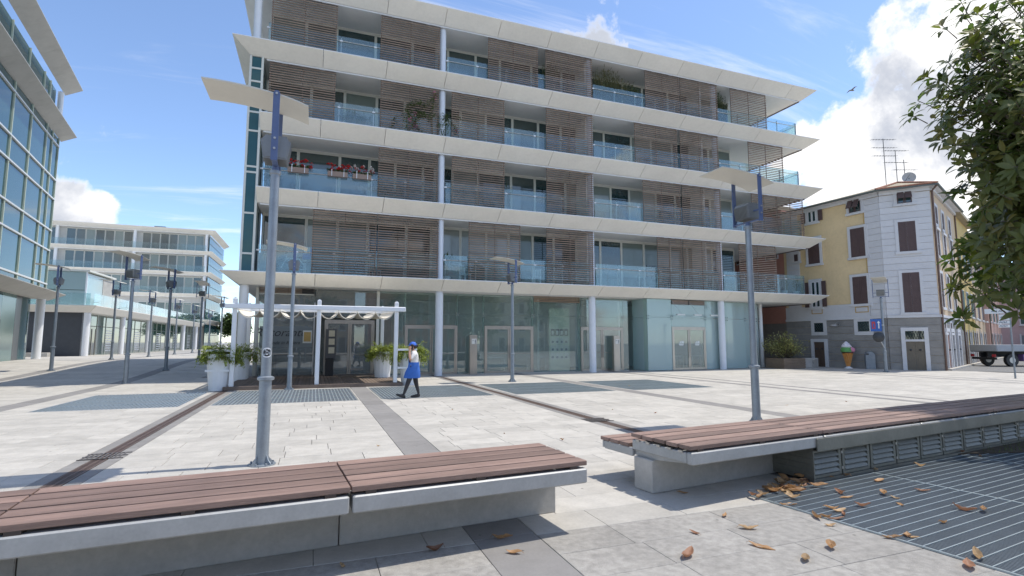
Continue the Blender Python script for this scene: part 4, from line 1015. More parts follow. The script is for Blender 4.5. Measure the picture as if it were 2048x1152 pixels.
ledge(4.35,4.80,.95,2,SL+.75,ob); ledge(15.30,15.80,.85,2,SL+.55,ob); ledge(18.65,19.25,.95,2,SL+.6,ob)
for z0,z1,d in ((4.4,15.35,-.02),(15.81,18.7,-.35)):
    MB().obox(PL,uL,2,SL,-6,d-.06,z0,z1).build('core_wall', M_core, ob)
mul = [SL-.06,SL-1.6,SL-2.95]; s = SL-6.05
while s > 2: mul.append(s); s -= 3.12
rowsz = [4.62,5.40,7.63,8.97,11.1,12.4,14.75,15.33]
gfr = mat('pale_green_mullion',(.52,.58,.46),.5); whf = mat('white_transom',(.70,.72,.72),.45)
for k in range(len(mul)-1):
    a, b = mul[k+1], mul[k]
    MB().obox(PL,uL,a-.05,a+.05,-.05,.07,4.62,15.33).build('mullion', gfr, ob)
    for z0,z1 in zip(rowsz[:-1],rowsz[1:]): MB().obox(PL,uL,a+.052,b-.052,-.04,0,z0+.04,z1-.04).build('pane', M_tealface, ob)
    MB().obox(PL,uL,a-.05,a+.05,-.38,-.26,15.85,18.68).build('mullion', gfr, ob)
    for z0,z1 in ((15.85,16.7),(16.7,18.68)): MB().obox(PL,uL,a+.052,b-.052,-.36,-.33,z0+.04,z1-.04).build('pane', M_tealface, ob)
MB().obox(PL,uL,SL-.11,SL-.01,-.05,.07,4.62,15.33).build('mullion', gfr, ob)
for z in rowsz[1:-1]: MB().obox(PL,uL,2,SL-.01,-.035,.09,z-.045,z+.045).build('transom', whf, ob)
MB().obox(PL,uL,2,SL-.01,-.37,-.24,16.65,16.75).build('transom', whf, ob)
for z0,z1,s_,r_ in ((15.8,18.67,SL+.15,.17),(.3,4.40,SL-.20,.24)):
    q = qL(s_,-.12,0); MB().lathe([(r_,z0),(r_,z1)], 18, (q[0],q[1],0)).build('column', M_white, ob, True)
s = SL-.55; k = 0
while s > 4:
    w = (1.7,1.1,2.4)[k % 3]; m = (M_tealface, mat('dark_panel',(.03,.035,.045),.3,spec=.8), mat('teal_spandrel',(.10,.20,.19),.15,spec=.8))[k % 3]
    q0 = gh(*qL(s,0,0)[:2]); MB().obox(PL,uL,s-w+.01,s-.01,-.62,-.55,q0-.05,4.40).build('shop_pane', m, ob); s -= w; k += 1
# ---------------------------------------------------------------- arcade with roof terrace, stair wall
ar = thing('arcade', 'low glazed shop arcade with white columns and a glass railed roof terrace', 'building', (-16.5,72,.48))
AX, AY0, AY1, AB = -16.0, 50.0, 97.0, .46
MB().box(-40,AX-.52,AY0+.52,AY1,3.92,4.40).build('terrace_slab', M_soffit, ar)
y = AY0
while y < AY1-.1:
    y1 = min(y+4.15,AY1); a_, b_ = y+.008,y1-.008; la = a_ if y > AY0 else a_-0.0
    i0 = a_+(.5 if y == AY0 else 0)
    MB().add([(AX-.5,i0,3.9),(AX,a_,4.40),(AX,a_,4.45),(AX-.5,i0,4.45),(AX-.5,b_,3.9),(AX,b_,4.40),(AX,b_,4.45),(AX-.5,b_,4.45)],[(0,1,2,3),(7,6,5,4),(1,5,6,2),(0,4,5,1),(2,6,7,3)]).build('fascia_panel', M_fascia, ar); y = y1
x = AX
while x > -39:
    x1 = x-4.2; a_, b_ = x1+.008, x-.008; i1 = b_-(.5 if x == AX else 0)
    MB().add([(a_,AY0+.5,3.9),(a_,AY0,4.40),(a_,AY0,4.45),(a_,AY0+.5,4.45),(i1,AY0+.5,3.9),(b_,AY0,4.40),(b_,AY0,4.45),(i1,AY0+.5,4.45)],[(3,2,1,0),(4,5,6,7),(2,6,5,1),(1,5,4,0),(3,7,6,2)]).build('fascia_panel', M_fascia, ar); x = x1
for k in range(6):
    y = 50.75+8.28*k; MB().lathe([(.22,AB-.1),(.22,3.93)], 18, (AX-.75,y,0)).build('column', M_white, ar, True)
for k in range(22):
    y0_, y1_ = 51.4+k*2.07, 51.4+(k+1)*2.07
    door = k % 4 == 1
    MB().box(AX-1.62,AX-1.60,y0_+.02,y1_-.02,AB-.04,2.9).build('shop_pane', M_curtain if door else mat('arcade_glass',(.07,.13,.115),.05,spec=1.0,coat=.7,var=.3,vscale=.8), ar)
    MB().box(AX-1.62,AX-1.60,y0_+.02,y1_-.02,2.96,3.92).build('shop_pane', MATS['arcade_glass'], ar)
    MB().box(AX-1.66,AX-1.56,y0_-.03,y0_+.03,AB-.04,3.92).build('mullion', mat('arcade_mullion',(.50,.54,.48),.5), ar)
    if door:
        MB().box(AX-1.60,AX-1.56,y0_+.15,y0_+.22,AB,2.7).build('door_stile', M_bronze, ar); MB().box(AX-1.60,AX-1.56,y1_-.22,y1_-.15,AB,2.7).build('door_stile', M_bronze, ar); MB().box(AX-1.60,AX-1.56,y0_+1.0,y0_+1.08,AB,2.7).build('door_stile', M_bronze, ar)
    if k % 4 == 3:
        for z in range(9): MB().box(AX-1.595,AX-1.57,y0_+.15,y1_-.15,.8+z*.22,.88+z*.22).build('shutter_slat', M_white, ar)
MB().box(-40,AX-1.7,AY0+1.6,AY1,AB-.1,3.92).build('core_wall', M_core, ar)
MB().box(-26.5,AX-1.15,AY0+1.0,AY0+1.5,AB-.1,3.93).build('dark_wall', mat('slate_panel',(.055,.06,.07),.5,var=.1), ar)
for y in range(24): MB().box(AX-.32,AX-.305,AY0+.5+y*1.95,AY0+2.42+y*1.95,4.44,5.42).build('railing_pane', M_rail, ar)
for k in range(8): MB().box(AX-.5-(k+1)*1.25,AX-.52-k*1.25,AY0+.34,AY0+.355,4.44,5.42).build('railing_pane', M_rail, ar)
pv = [(-17.4,AY0+2.2)]
for k in range(5):
    a, b = -27+k*1.92, -27+(k+1)*1.92
    for z0,z1 in ((4.46,5.75),(5.8,7.25)): MB().box(a+.03,b-.03,AY0+2.0,AY0+2.03,z0,z1).build('pavilion_pane', M_frost if k == 4 else mat('pavilion_glass',(.15,.24,.21),.06,spec=1,coat=.7,var=.2,vscale=.7), ar)
    MB().box(a-.035,a+.035,AY0+1.96,AY0+2.06,4.45,7.3).build('mullion', MATS['pale_green_mullion'], ar)
MB().box(-17.46,-17.36,AY0+1.96,AY0+2.06,4.45,7.3).build('mullion', M_white, ar)
MB().box(-17.42,-17.39,AY0+2.1,AY0+5.5,4.46,7.0).build('pavilion_pane', M_frost, ar); MB().box(-17.43,-17.37,AY0+5.5,AY0+8,4.46,7.0).build('pavilion_wall', M_concrete, ar)
MB().box(-27.2,-17.2,AY0+1.9,AY0+8.1,7.28,7.42).build('pavilion_roof', M_frame, ar); MB().box(-26.9,-17.5,AY0+2.4,AY0+8,4.45,7.27).build('pavilion_core', M_curtain, ar)
stp = thing('stone_steps', 'pale stone steps rising beside the dark wall of the arcade', 'steps', (-22,48.5,.45))
for k in range(8): MB().cbox(-26.0,-19.9-k*.34,47.6+k*.28,51.0,AB-.03+k*.15,AB+.12+k*.15,.01).build('step', M_granite, stp)
MB().cbox(-19.85,-18.5,49.2,49.7,AB-.02,AB+.35,.02).build('end_block', M_concrete, stp)
# far block
fb_ = thing('far_office_block', 'white storeyed block with long window bands behind the arcade', 'building', (-30,97,.5))
BX1, BX0, BY, BY1 = -16.0, -52.0, 94.0, 108.5
MB().box(BX0,BX1-.25,BY+1.2,BY1,.4,18.6).build('core_wall', M_core, fb_)
FZ = [5.05,9.05,12.45,15.75,19.05]
for k,z in enumerate(FZ):
    top = k == 4
    e = .9 if top else .55
    for q in range(8):
        a = BX1-(q+1)*4.5+.01; b = BX1-q*4.5-.01; b2 = b+(e if q == 0 else 0)
        MB().add([(a,BY+.3,z-.42),(a,BY-e,z-.05),(a,BY-e,z),(a,BY+.3,z),(b,BY+.3,z-.42),(b2,BY-e,z-.05),(b2,BY-e,z),(b,BY+.3,z)],[(3,2,1,0),(4,5,6,7),(2,6,5,1),(1,5,4,0),(3,7,6,2)]).build('fascia_panel', M_fascia, fb_)
    for q in range(4):
        a = BY+q*3.6+.01-(e if q == 0 else 0); b = BY+(q+1)*3.6-.01
        MB().add([(BX1,max(a,BY+.3),z-.55),(BX1+e,a,z-.05),(BX1+e,a,z),(BX1,max(a,BY+.3),z),(BX1,b,z-.55),(BX1+e,b,z-.05),(BX1+e,b,z),(BX1,b,z)],[(0,1,2,3),(7,6,5,4),(1,5,6,2),(0,4,5,1),(2,6,7,3)]).build('fascia_panel', M_fascia, fb_)
    MB().box(BX0,BX1-.02,BY+.31,BY+1.3,z-.5,z-.02).build('slab', M_soffit, fb_)
pmv = [MB().box(.05,1.10,0,.05,.12,2.62).mesh('window_pane', m) for m in (M_teal,M_curtain,M_blind)]
fmv = MB().box(0,.05,-.03,.06,.0,2.72).box(1.10,1.15,-.03,.06,.0,2.72).box(.05,1.10,-.028,.058,2.63,2.72).box(.05,1.10,-.028,.058,.0,.11).mesh('window', M_frame)
rwn = random.Random(31)
for z in FZ[:-1]:
    for k in range(27):
        x = BX1-.9-(k+1)*1.19
        if k % 8 == 7: continue
        w = inst(fmv, 'window', fb_, (x,BY+1.15,z)); w.scale.z = 1.0; inst(pmv[rwn.choice((0,1,1,2,2))], 'window_pane', w, (x,BY+1.15,z))
    for q in range(9): MB().box(BX1-.3-(q+1)*3.6,BX1-.35-q*3.6,BY+.02,BY+.04,z,z+1.0).build('railing_pane', glass('far_railing_glass',(.90,.95,.95),.8,0,(.6,.7,.72),.03), fb_)
    for k in range(4): MB().lathe([(.22,z-.02),(.22,z+2.86)], 12, (BX1-.45-k*9.6,BY+.55,0)).build('column', M_white, fb_, True)
for k in range(9):
    for z0,z1 in ((1.0,4.4),(5.1,8.4),(9.1,11.8),(12.5,15.1),(15.8,18.4)):
        for h in (0,.5):
            MB().box(BX1-.02,BX1+.02,BY+.35+k*1.55,BY+1.82+k*1.55,z0+(z1-z0)*h+.04,z0+(z1-z0)*(h+.5)-.04).build('pane', M_tealface, fb_)
MB().box(-24,-22.5,96,98,19.0,19.7).build('roof_vent', M_darkmetal, fb_)
# ---------------------------------------------------------------- yellow house
Bc = (33.1,19.6); uW = (.6179,-.7863); uY = (.0983,-.9952); uR = (.9191,.3940)
def solve_len(P, u, px_, sgn):
    lo, hi = 0.0, 60.0
    for _ in range(50):
        m = (lo+hi)/2; q = (P[0]+sgn*u[0]*m, P[1]+sgn*u[1]*m, 4.0)
        if pix(q)[0] > px_: lo = m
        else: hi = m
    return lo
LWh = solve_len(Bc, uW, 1772, -1); A_ = (Bc[0]-uW[0]*LWh, Bc[1]-uW[1]*LWh)
LYe = solve_len(A_, uY, 1572, -1); E_ = (A_[0]-uY[0]*LYe, A_[1]-uY[1]*LYe); LRi = 9.0
R_ = (Bc[0]+uR[0]*LRi, Bc[1]+uR[1]*LRi)
yh = thing('yellow_house', 'old yellow house with a white chamfered corner, grey rusticated base and brown shutters', 'house', (A_[0],A_[1],0))
ZE = onface(1756, 384, E_, uY)[1]; ZG = onface(1760, 633, E_, uY)[1]; ZB = onface(1720, 607, E_, uY)[1]
M_yel = mat('ochre_yellow_render',(.80,.62,.36),.85,var=.05,vscale=.8,stain=.06)
M_whr = mat('white_grey_render',(.66,.66,.67),.85,var=.04,vscale=1.0,stain=.06,island=.03)
M_gry = mat('grey_ashlar_render',(.29,.28,.265),.9,var=.10,vscale=2.2,stain=.15,island=.08,bump=.4,bscale=50)
M_shut = mat('brown_shutter',(.105,.068,.065),.6,var=.08)
M_peach = mat('peach_render',(.62,.47,.31),.85,var=.05)
back = (R_[0]-6, R_[1]+14); backE = (E_[0]+12, E_[1]+4)
pl = [E_,A_,Bc,R_,back,backE]
cxm = sum(p[0] for p in pl)/6; cym = sum(p[1] for p in pl)/6
MB().prism([(p[0]+(cxm-p[0])*.006, p[1]+(cym-p[1])*.006) for p in pl], -.05, ZE, 'z').build('wall_core', M_yel, yh)
def courses(P, u, l, z0, z1, n, m, nm, d=.03, s0=0.0):
    h = (z1-z0)/n
    for k in range(n): MB().obox(P,u,s0,l,0,d,z0+k*h+.007,z0+(k+1)*h-.007).build(nm, m, yh)
courses(E_,uY,LYe-.004,-.02,ZG-.12,7,M_gry,'stone_course',.05); courses(A_,uW,LWh,-.02,ZG-.12,7,M_gry,'stone_course',.05); courses(Bc,uR,LRi,-.02,ZG-.12,7,M_gry,'stone_course',.05,.004)
for P,u,l in ((E_,uY,LYe),(A_,uW,LWh),(Bc,uR,LRi)):
    MB().obox(P,u,0,l,0,.11,ZG-.115,ZG+.04).build('string_course', M_whr, yh)
MB().obox(E_,uY,0,LYe-.9,.0,.035,ZG+.045,ZB).build('white_band', M_whr, yh)
courses(A_,uW,LWh,ZG+.045,ZE-.28,19,M_whr,'stone_course',.035); courses(E_,uY,LYe,ZG+.045,ZE-.28,19,M_whr,'stone_course',.034,LYe-.88)
MB().obox(E_,uY,LYe-.95,LYe-.885,0,.03,ZB,ZE-.28).build('ochre_edge', mat('ochre_line',(.50,.33,.12),.8), yh)
MB().obox(Bc,uR,.004,LRi,0,.02,ZG+.045,ZE-.28).build('peach_wall', M_peach, yh)
courses(E_,uY,1.2,ZG+.045,ZE-.28,19,M_whr,'stone_course',.033,.25)
for P,u,l in ((E_,uY,LYe),(A_,uW,LWh),(Bc,uR,LRi)): MB().obox(P,u,0,l,0,.16,ZE-.26,ZE-.02).build('cornice', M_whr, yh)
def rect(P, u, x0, y0, x1, y1):
    xm_, ym_ = (x0+x1)/2, (y0+y1)/2
    return onface(x0,ym_,P,u)[0], onface(x1,ym_,P,u)[0], onface(xm_,y1,P,u)[1], onface(xm_,y0,P,u)[1]
def house_window(P, u, r, state='closed', root=yh, surround=.16, fm=None):
    a, b, z0, z1 = r; fm = fm or M_whr
    f = MB(); w = surround
    f.obox(P,u,a-w,a,0,.075,z0,z1+w).obox(P,u,b,b+w,0,.075,z0,z1+w).obox(P,u,a,b,0,.073,z1,z1+w).obox(P,u,a-w-.05,b+w+.05,0,.13,z0-.14,z0)
    wo = f.build('window', fm, root)
    if state == 'closed':
        m_ = (a+b)/2
        for p,q in ((a,m_-.008),(m_+.008,b)):
            s = MB(); t_ = .07; zm = z0+(z1-z0)*.42
            s.obox(P,u,p,p+t_,.0,.06,z0,z1).obox(P,u,q-t_,q,0,.06,z0,z1).obox(P,u,p+t_,q-t_,0,.058,z0,z0+.1).obox(P,u,p+t_,q-t_,0,.058,zm-.05,zm+.05).obox(P,u,p+t_,q-t_,0,.058,z1-.1,z1)
            zz = z0+.12
            while zz < z1-.13:
                if abs(zz-zm) > .09: s.obox(P,u,p+t_,q-t_,.0,.045,zz,zz+.035)
                zz += .055
            s.obox(P,u,p-.006,q+.006,.036,.04,z0,z1); s.build('shutter', M_shut, wo)
    else:
        MB().obox(P,u,a,b,.036,.042,z0,z1).build('pane', M_teal, wo)
        g_ = MB(); m_ = (a+b)/2
        for p,q in ((a,m_),(m_,b)): g_.obox(P,u,p+.01,p+.06,.044,.066,z0,z1).obox(P,u,q-.06,q-.01,.044,.066,z0,z1).obox(P,u,p+.06,q-.06,.044,.064,z1-.06,z1).obox(P,u,p+.06,q-.06,.044,.064,z0,z0+.06)
        g_.build('sash', M_white if state == 'open' else M_shut, wo)
        wd_ = (b-a)*.5
        if state == 'open':
            for p,q in ((a-w-wd_,a-w-.01),(b+w+.01,b+w+wd_)):
                MB().obox(P,u,p,q,.085,.125,z0+.02,z1-.02).build('shutter', M_shut, wo)
        elif state == 'propped':                       # half shutters propped outwards
            n_ = (u[1],-u[0])
            for p,q in ((a+.02,m_-.03),(m_+.03,b-.02)):
                pts = []
                for s_,d_,z_ in ((p,.07,z1-.05),(q,.07,z1-.05),(q,.42,z0+.25),(p,.42,z0+.25)): pts.append((P[0]+u[0]*s_+n_[0]*d_, P[1]+u[1]*s_+n_[1]*d_, z_))
                pts += [(x+n_[0]*.03,y+n_[1]*.03,z+.02) for x,y,z in pts]
                MB().add(pts,[(3,2,1,0),(4,5,6,7),(0,1,5,4),(1,2,6,5),(2,3,7,6),(3,0,4,7)]).build('shutter', M_shut, wo)
    return wo
Y_ = lambda *a: rect(E_, uY, *a)
W_ = lambda *a: rect(A_, uW, *a)
R__ = lambda *a: rect(Bc, uR, *a)
house_window(E_,uY,Y_(1698,396,1722,425),'propped'); house_window(E_,uY,Y_(1702,456,1731,514)); house_window(E_,uY,Y_(1707,553,1736,608))
house_window(E_,uY,Y_(1616,422,1633,445),'open'); house_window(E_,uY,Y_(1617,478,1640,528)); house_window(E_,uY,Y_(1624,563,1641,615),'open')
house_window(E_,uY,Y_(1589,509,1597,523),'plain')
house_window(A_,uW,W_(1793,381,1823,407),'propped'); house_window(A_,uW,W_(1797,443,1832,503)); house_window(A_,uW,W_(1806,545,1841,625))
for a,b,c_,d in ((.9,1.7,ZE-2.3,ZE-1.0),(3.3,4.1,ZE-2.3,ZE-1.0),(5.9,6.7,ZE-2.3,ZE-1.0),(.9,1.7,6.6,8.4),(3.3,4.1,6.6,8.4),(5.9,6.7,6.6,8.4),(.9,1.7,3.6,5.6),(3.3,4.1,3.6,5.6),(5.9,6.7,3.6,5.6)): house_window(Bc,uR,(a,b,c_,d))
for a,b in ((.9,1.5),(3.2,3.8),(5.8,6.4)): house_window(Bc,uR,(a,b,2.15,2.75),'plain')
def grille_window(P, u, r):
    wo = house_window(P,u,r,'grille')
    a,b,z0,z1 = r; g_ = MB()
    for k in range(-3,5):
        for s in (1,-1):
            pts = []
            for q in range(9):
                fz = q/8; fx = (k/4+fz*s*.75+(0 if s > 0 else .75))
                if 0 <= fx <= 1: pts.append((P[0]+u[0]*(a+(b-a)*fx)+u[1]*.085, P[1]+u[1]*(a+(b-a)*fx)-u[0]*.085, z0+(z1-z0)*fz))
            if len(pts) > 1: g_.tube(pts, .012, 4)
    g_.build('window_grille', M_darkmetal, wo)
_hw = house_window
def house_window(P, u, r, state='closed', **k):
    if state == 'grille':
        a,b,z0,z1 = r; w = .22; f = MB(); f.obox(P,u,a-w,a,0,.085,z0-w,z1+w).obox(P,u,b,b+w,0,.085,z0-w,z1+w).obox(P,u,a,b,0,.083,z1,z1+w).obox(P,u,a,b,0,.083,z0-w,z0)
        wo = f.build('window', M_whr, yh); MB().obox(P,u,a,b,.056,.06,z0,z1).build('pane', M_teal, wo); return wo
    return _hw(P,u,r,state,**k)
grille_window(E_,uY,Y_(1630,646,1648,664)); grille_window(E_,uY,Y_(1717,643,1740,663))
for x0_,y0_,x1_,y1_ in ((1624,617,1646,628),(1711,613,1738,625)):
    a,b,z0,z1 = Y_(x0_,y0_,x1_,y1_); f = MB(); f.obox(E_,uY,a,b,.036,.045,z0,z0+.05).obox(E_,uY,a,b,.036,.045,z1-.05,z1).obox(E_,uY,a,a+.05,.036,.044,z0+.05,z1-.05).obox(E_,uY,b-.05,b,.036,.044,z0+.05,z1-.05); f.build('ochre_panel', MATS['ochre_line'], yh)
def house_door(P, u, r, ztop, m, trans=True):
    a,b,z0,z1 = r; w = .20; f = MB(); f.obox(P,u,a-w,a,0,.14,0,ztop+w).obox(P,u,b,b+w,0,.14,0,ztop+w).obox(P,u,a,b,0,.138,ztop,ztop+w)
    if trans: f.obox(P,u,a,b,0,.136,z1,z1+.12)
    fo = f.build('door_frame', M_whr, yh); m_ = (a+b)/2
    for p,q in ((a,m_-.006),(m_+.006,b)):
        d = MB(); d.obox(P,u,p,q,.052,.075,0,z1)
        for zz0,zz1 in ((.15,.75),(.9,z1-.15)): d.obox(P,u,p+.1,q-.1,.075,.085,zz0,zz1)
        do = d.build('door', m, fo)
        X,Y = P[0]+u[0]*(p+q)/2+u[1]*.10, P[1]+u[1]*(p+q)/2-u[0]*.10; MB().ball((X,Y,1.15), .06, 8, 6).build('knocker', M_darkmetal, do, True)
    if trans:
        MB().obox(P,u,a,b,.052,.06,z1+.12,ztop).build('transom_pane', M_teal, fo); g_ = MB()
        for k in range(7):
            X0 = a+(b-a)*k/7; X1 = a+(b-a)*(k+1)/7
            for s0_,s1_ in ((X0,X1),(X1,X0)): g_.tube([(P[0]+u[0]*s0_+u[1]*.09,P[1]+u[1]*s0_-u[0]*.09,z1+.12),(P[0]+u[0]*s1_+u[1]*.09,P[1]+u[1]*s1_-u[0]*.09,ztop)], .012, 4)
        g_.build('transom_grille', M_darkmetal, fo)
r_ = W_(1813,683,1851,740); house_door(A_,uW,r_,onface(1830,662,A_,uW)[1],mat('olive_door',(.17,.145,.11),.6,var=.1,vscale=3))
r_ = Y_(1631,684,1652,729); house_door(E_,uY,r_,r_[3],mat('brown_door',(.11,.075,.055),.6,var=.1),False)
for k,(s_,m) in enumerate(((1.2,'terracotta_door'),(3.0,'grey_door'),(5.6,'grey_door'))): house_door(Bc,uR,(s_,s_+.9,0,2.2),2.2,mat(m,(.30,.14,.09) if k == 0 else (.2,.19,.18),.7),False)
# roof
def outp(P, u, s, d): return (P[0]+u[0]*s+u[1]*d, P[1]+u[1]*s-u[0]*d)
Ep, Ap, Bp, Rp = outp(E_,uY,-.3,.5), outp(A_,((uW[0]+uY[0])/2,(uW[1]+uY[1])/2),0,.53), outp(Bc,((uW[0]+uR[0])/2,(uW[1]+uR[1])/2),0,.68), outp(R_,uR,.3,.5)
Q = (A_[0]+5.2, A_[1]+2.2); QE = (E_[0]+6.4, E_[1]+1.5); QR = (R_[0]-2.6, R_[1]+6.0)
zr = ZE+1.75
M_tile = mat('grey_roof_tiles',(.36,.31,.22),.9,var=.18,vscale=3,bump=1.0,bscale=14); M_redtile = mat('red_ridge_tile',(.30,.14,.09),.85,var=.15,island=.15)
rf = MB(); z0 = ZE+.02
V = [(Ep[0],Ep[1],z0),(Ap[0],Ap[1],z0),(Bp[0],Bp[1],z0),(Rp[0],Rp[1],z0),(Q[0],Q[1],zr),(QE[0],QE[1],zr),(QR[0],QR[1],zr)]
rf.add(V, [(0,1,4,5),(1,2,4),(2,3,6,4),(6,5,4)]); rf.add([(x,y,z-.10) for x,y,z in V], [(5,4,1,0),(4,2,1),(4,6,3,2)])
rf.add([V[0],V[1],V[2],V[3]]+[(x,y,z-.10) for x,y,z in V[:4]], [(4,5,1,0),(5,6,2,1),(6,7,3,2)])
rfo = rf.build('roof', M_tile, yh)
for a,b in ((1,4),(2,4),(4,5),(4,6),(1,2)):
    n = 26
    for k in range(n):
        p = Vector(V[a]).lerp(Vector(V[b]), k/n); q = Vector(V[a]).lerp(Vector(V[b]), (k+1.12)/n); MB().tube([p+Vector((0,0,.03)),q+Vector((0,0,.045))], [.07,.06], 7).build('ridge_tile', M_redtile, rfo)
gt = MB().tube([(Ep[0],Ep[1],z0-.04),(Ap[0],Ap[1],z0-.04),(Bp[0],Bp[1],z0-.04),(Rp[0],Rp[1],z0-.04)], .075, 8); gt.build('gutter', mat('copper_gutter',(.13,.15,.14),.5,.4), yh, True)
sf = MB(); 
for a,b,c_,d in ((E_,A_,Ap,Ep),(A_,Bc,Bp,Ap),(Bc,R_,Rp,Bp)): sf.add([(a[0],a[1],ZE-.02),(b[0],b[1],ZE-.02),(c_[0],c_[1],ZE-.085),(d[0],d[1],ZE-.085)],[(0,1,2,3)])
sf.build('eaves_soffit', M_whr, yh)
dpp = outp(Bc,uR,.12,.10); MB().tube([(Bp[0],Bp[1],ZE-.06),(dpp[0],dpp[1],ZE-.28),(dpp[0],dpp[1],.0)], .06, 8).build('downpipe', mat('brown_pipe',(.16,.10,.075),.5,.3), yh, True)
# dish and aerials on the roof
def aerial(x, y, z, h, label, n):
    t = thing('tv_aerial', label, 'aerial', (x,y,z)); MB().tube([(x,y,z-.1),(x,y,z+h)], .022, 6).build('mast', M_darkmetal, t)
    for j in range(n):
        zz = z+h*(.62+.36*j/max(1,n-1)); b = MB(); dx, dy = .94,-.35
        b.tube([(x-.8*dx,y-.8*dy,zz),(x+.8*dx,y+.8*dy,zz)], .012, 5)
        for q in range(9): u_ = -.75+q*.19; b.tube([(x+u_*dx+.22*dy,y+u_*dy-.22*dx,zz-.05),(x+u_*dx-.22*dy,y+u_*dy+.22*dx,zz+.05)], .008, 4)
        b.build('aerial_boom', M_darkmetal, t)
qa = Vector(V[4]); aerial(qa.x-.6,qa.y+.35,zr-.05,3.2,'tall television aerial of three booms on the yellow house',3); aerial(qa.x+.0,qa.y,zr-.0,2.3,'thin aerial mast beside the tall one',2); aerial(qa.x+1.2,qa.y-.25+.5,zr-.05,1.9,'short television aerial nearest the satellite dish',1)
dt = thing('satellite_dish', 'round grey satellite dish on the ridge of the yellow house', 'satellite dish', (qa.x+.9,qa.y-.2,zr-.1)); rings = []
nd_ = Vector((-.75,-.62,.25)).normalized(); s_ = nd_.orthogonal().normalized(); t_ = nd_.cross(s_); cc = Vector((qa.x+.9,qa.y-.2,zr+.42))
for rr_,dd in ((.02,-.09),(.2,-.07),(.40,0),(.40,.015),(.2,-.055),(.02,-.075)): rings.append([cc+nd_*dd+(s_*cos(2*pi*i/18)+t_*sin(2*pi*i/18))*rr_ for i in range(18)])
MB().loft(rings).build('dish', mat('dish_grey',(.45,.44,.42),.5), dt, True); MB().tube([(cc.x,cc.y,zr-.15),tuple(cc-nd_*.08)], .03, 6).build('mast', M_darkmetal, dt); MB().tube([tuple(cc-t_*.36),tuple(cc+nd_*.42)], .014, 5).build('feed_arm', M_darkmetal, dt)
# wall lamp, meter box
wl_ = thing('wall_lamp', 'grey lantern arm on the rusticated wall of the yellow house', 'wall lamp', (0,0,0)); s_,z_ = onface(1680,650,E_,uY); p0 = outp(E_,uY,s_,.05); p1 = outp(E_,uY,s_+.1,.75)
MB().tube([(p0[0],p0[1],z_+.05),((p0[0]+p1[0])/2,(p0[1]+p1[1])/2,z_+.12),(p1[0],p1[1],z_)], .025, 6).build('arm', M_alu, wl_); MB().ball((p1[0],p1[1],z_-.06), (.26,.2,.10)).build('lamp_head', M_alu, wl_, True)
# pink house continuing behind
ph = thing('pink_house', 'salmon pink house wall between the apartment building and the yellow house', 'house', (E_[0]-1,E_[1]+5,0))
Ek = (E_[0]-uY[0]*16, E_[1]-uY[1]*16); M_pink = mat('salmon_render',(.50,.24,.19),.85,var=.05,stain=.08)
f = MB().obox(Ek,uY,0,15.99,-8,-.05,0,11.0); f.build('wall', M_pink, ph); MB().obox(Ek,uY,0,15.98,-.05,.0,-.02,2.9).build('base_wall', mat('brown_grey_base',(.25,.215,.19),.9,var=.08,stain=.15), ph)
MB().obox(Ek,uY,-.2,15.97,-8.2,.35,11.0,11.25).build('roof', M_tile, ph)
for s_ in (4.0,8.0,12.0,14.6):
    for z_ in (4.2,7.6): 
        wo = MB().obox(Ek,uY,s_-.08,s_+.98,-.05,-.01,z_-.08,z_+1.9).build('window', M_whr, ph); MB().obox(Ek,uY,s_,s_+.9,-.01,.03,z_,z_+1.8).build('shutter', M_shut, wo)
MB().obox(Ek,uY,12.4,13.6,0,.04,0,2.3).build('door', mat('lilac_door',(.25,.24,.30),.6), ph)
# street houses on the right
def street_house(P, u, l, h, m, base, label, seed, nwin, stories):
    t = thing('street_house', label, 'house', (P[0],P[1],0)); MB().obox(P,u,.01,l-.01,-7,0,-.05,h).build('wall', m, t)
    MB().obox(P,u,.012,l-.012,.0,.03,-.02,1.0).build('plinth', base, t); MB().obox(P,u,-.05,l+.05,-7.2,.4,h,h+.22).build('roof', M_tile, t)
    for k in range(nwin):
        s_ = (k+.5)*l/nwin-.45
        for j in range(stories):
            z_ = 3.5+j*3.0; wo = MB().obox(P,u,s_-.1,s_+1.0,0,.04,z_-.1,z_+1.75).build('window', M_whr, t); MB().obox(P,u,s_,s_+.9,.04,.07,z_,z_+1.65).build('shutter', mat('green_shutter',(.05,.10,.08),.6) if seed % 2 else M_shut, wo)
            MB().obox(P,u,s_-.15,s_+1.05,.04,.30,z_-.2,z_-.1).build('sill', M_whr, wo)
        d = MB().obox(P,u,s_-.05,s_+.95,.032,.06,0,2.3).build('door', mat('street_door%d' % (k % 2),((.12,.085,.06),(.2,.21,.21))[k % 2],.6), t); MB().obox(P,u,s_-.2,s_-.06,.032,.07,0,2.45).build('jamb', M_whr, d); MB().obox(P,u,s_+.96,s_+1.1,.032,.07,0,2.45).build('jamb', M_whr, d)
    MB().tube([outp(P,u,.1,.08)+(h,),outp(P,u,.1,.08)+(0,)], .05, 6).build('downpipe', MATS['brown_pipe'], t)
    return t
S0 = outp(Bc,uR,LRi,0.0)
street_house(S0,uR,7.5,10.5,mat('yolk_render',(.60,.44,.16),.85,var=.06),M_gry,'bright yellow street house next to the grey based corner',1,3,2)
S1 = outp(Bc,uR,LRi+7.5,-.15); street_house(S1,uR,9,9.5,M_peach,M_gry,'peach street house beyond the bright yellow one',2,3,2)
S2 = outp(Bc,uR,LRi+16.5,.1); street_house(S2,uR,12,11,mat('rose_render',(.55,.36,.30),.85,var=.05),M_gry,'rose street house far down the lane',3,4,2)
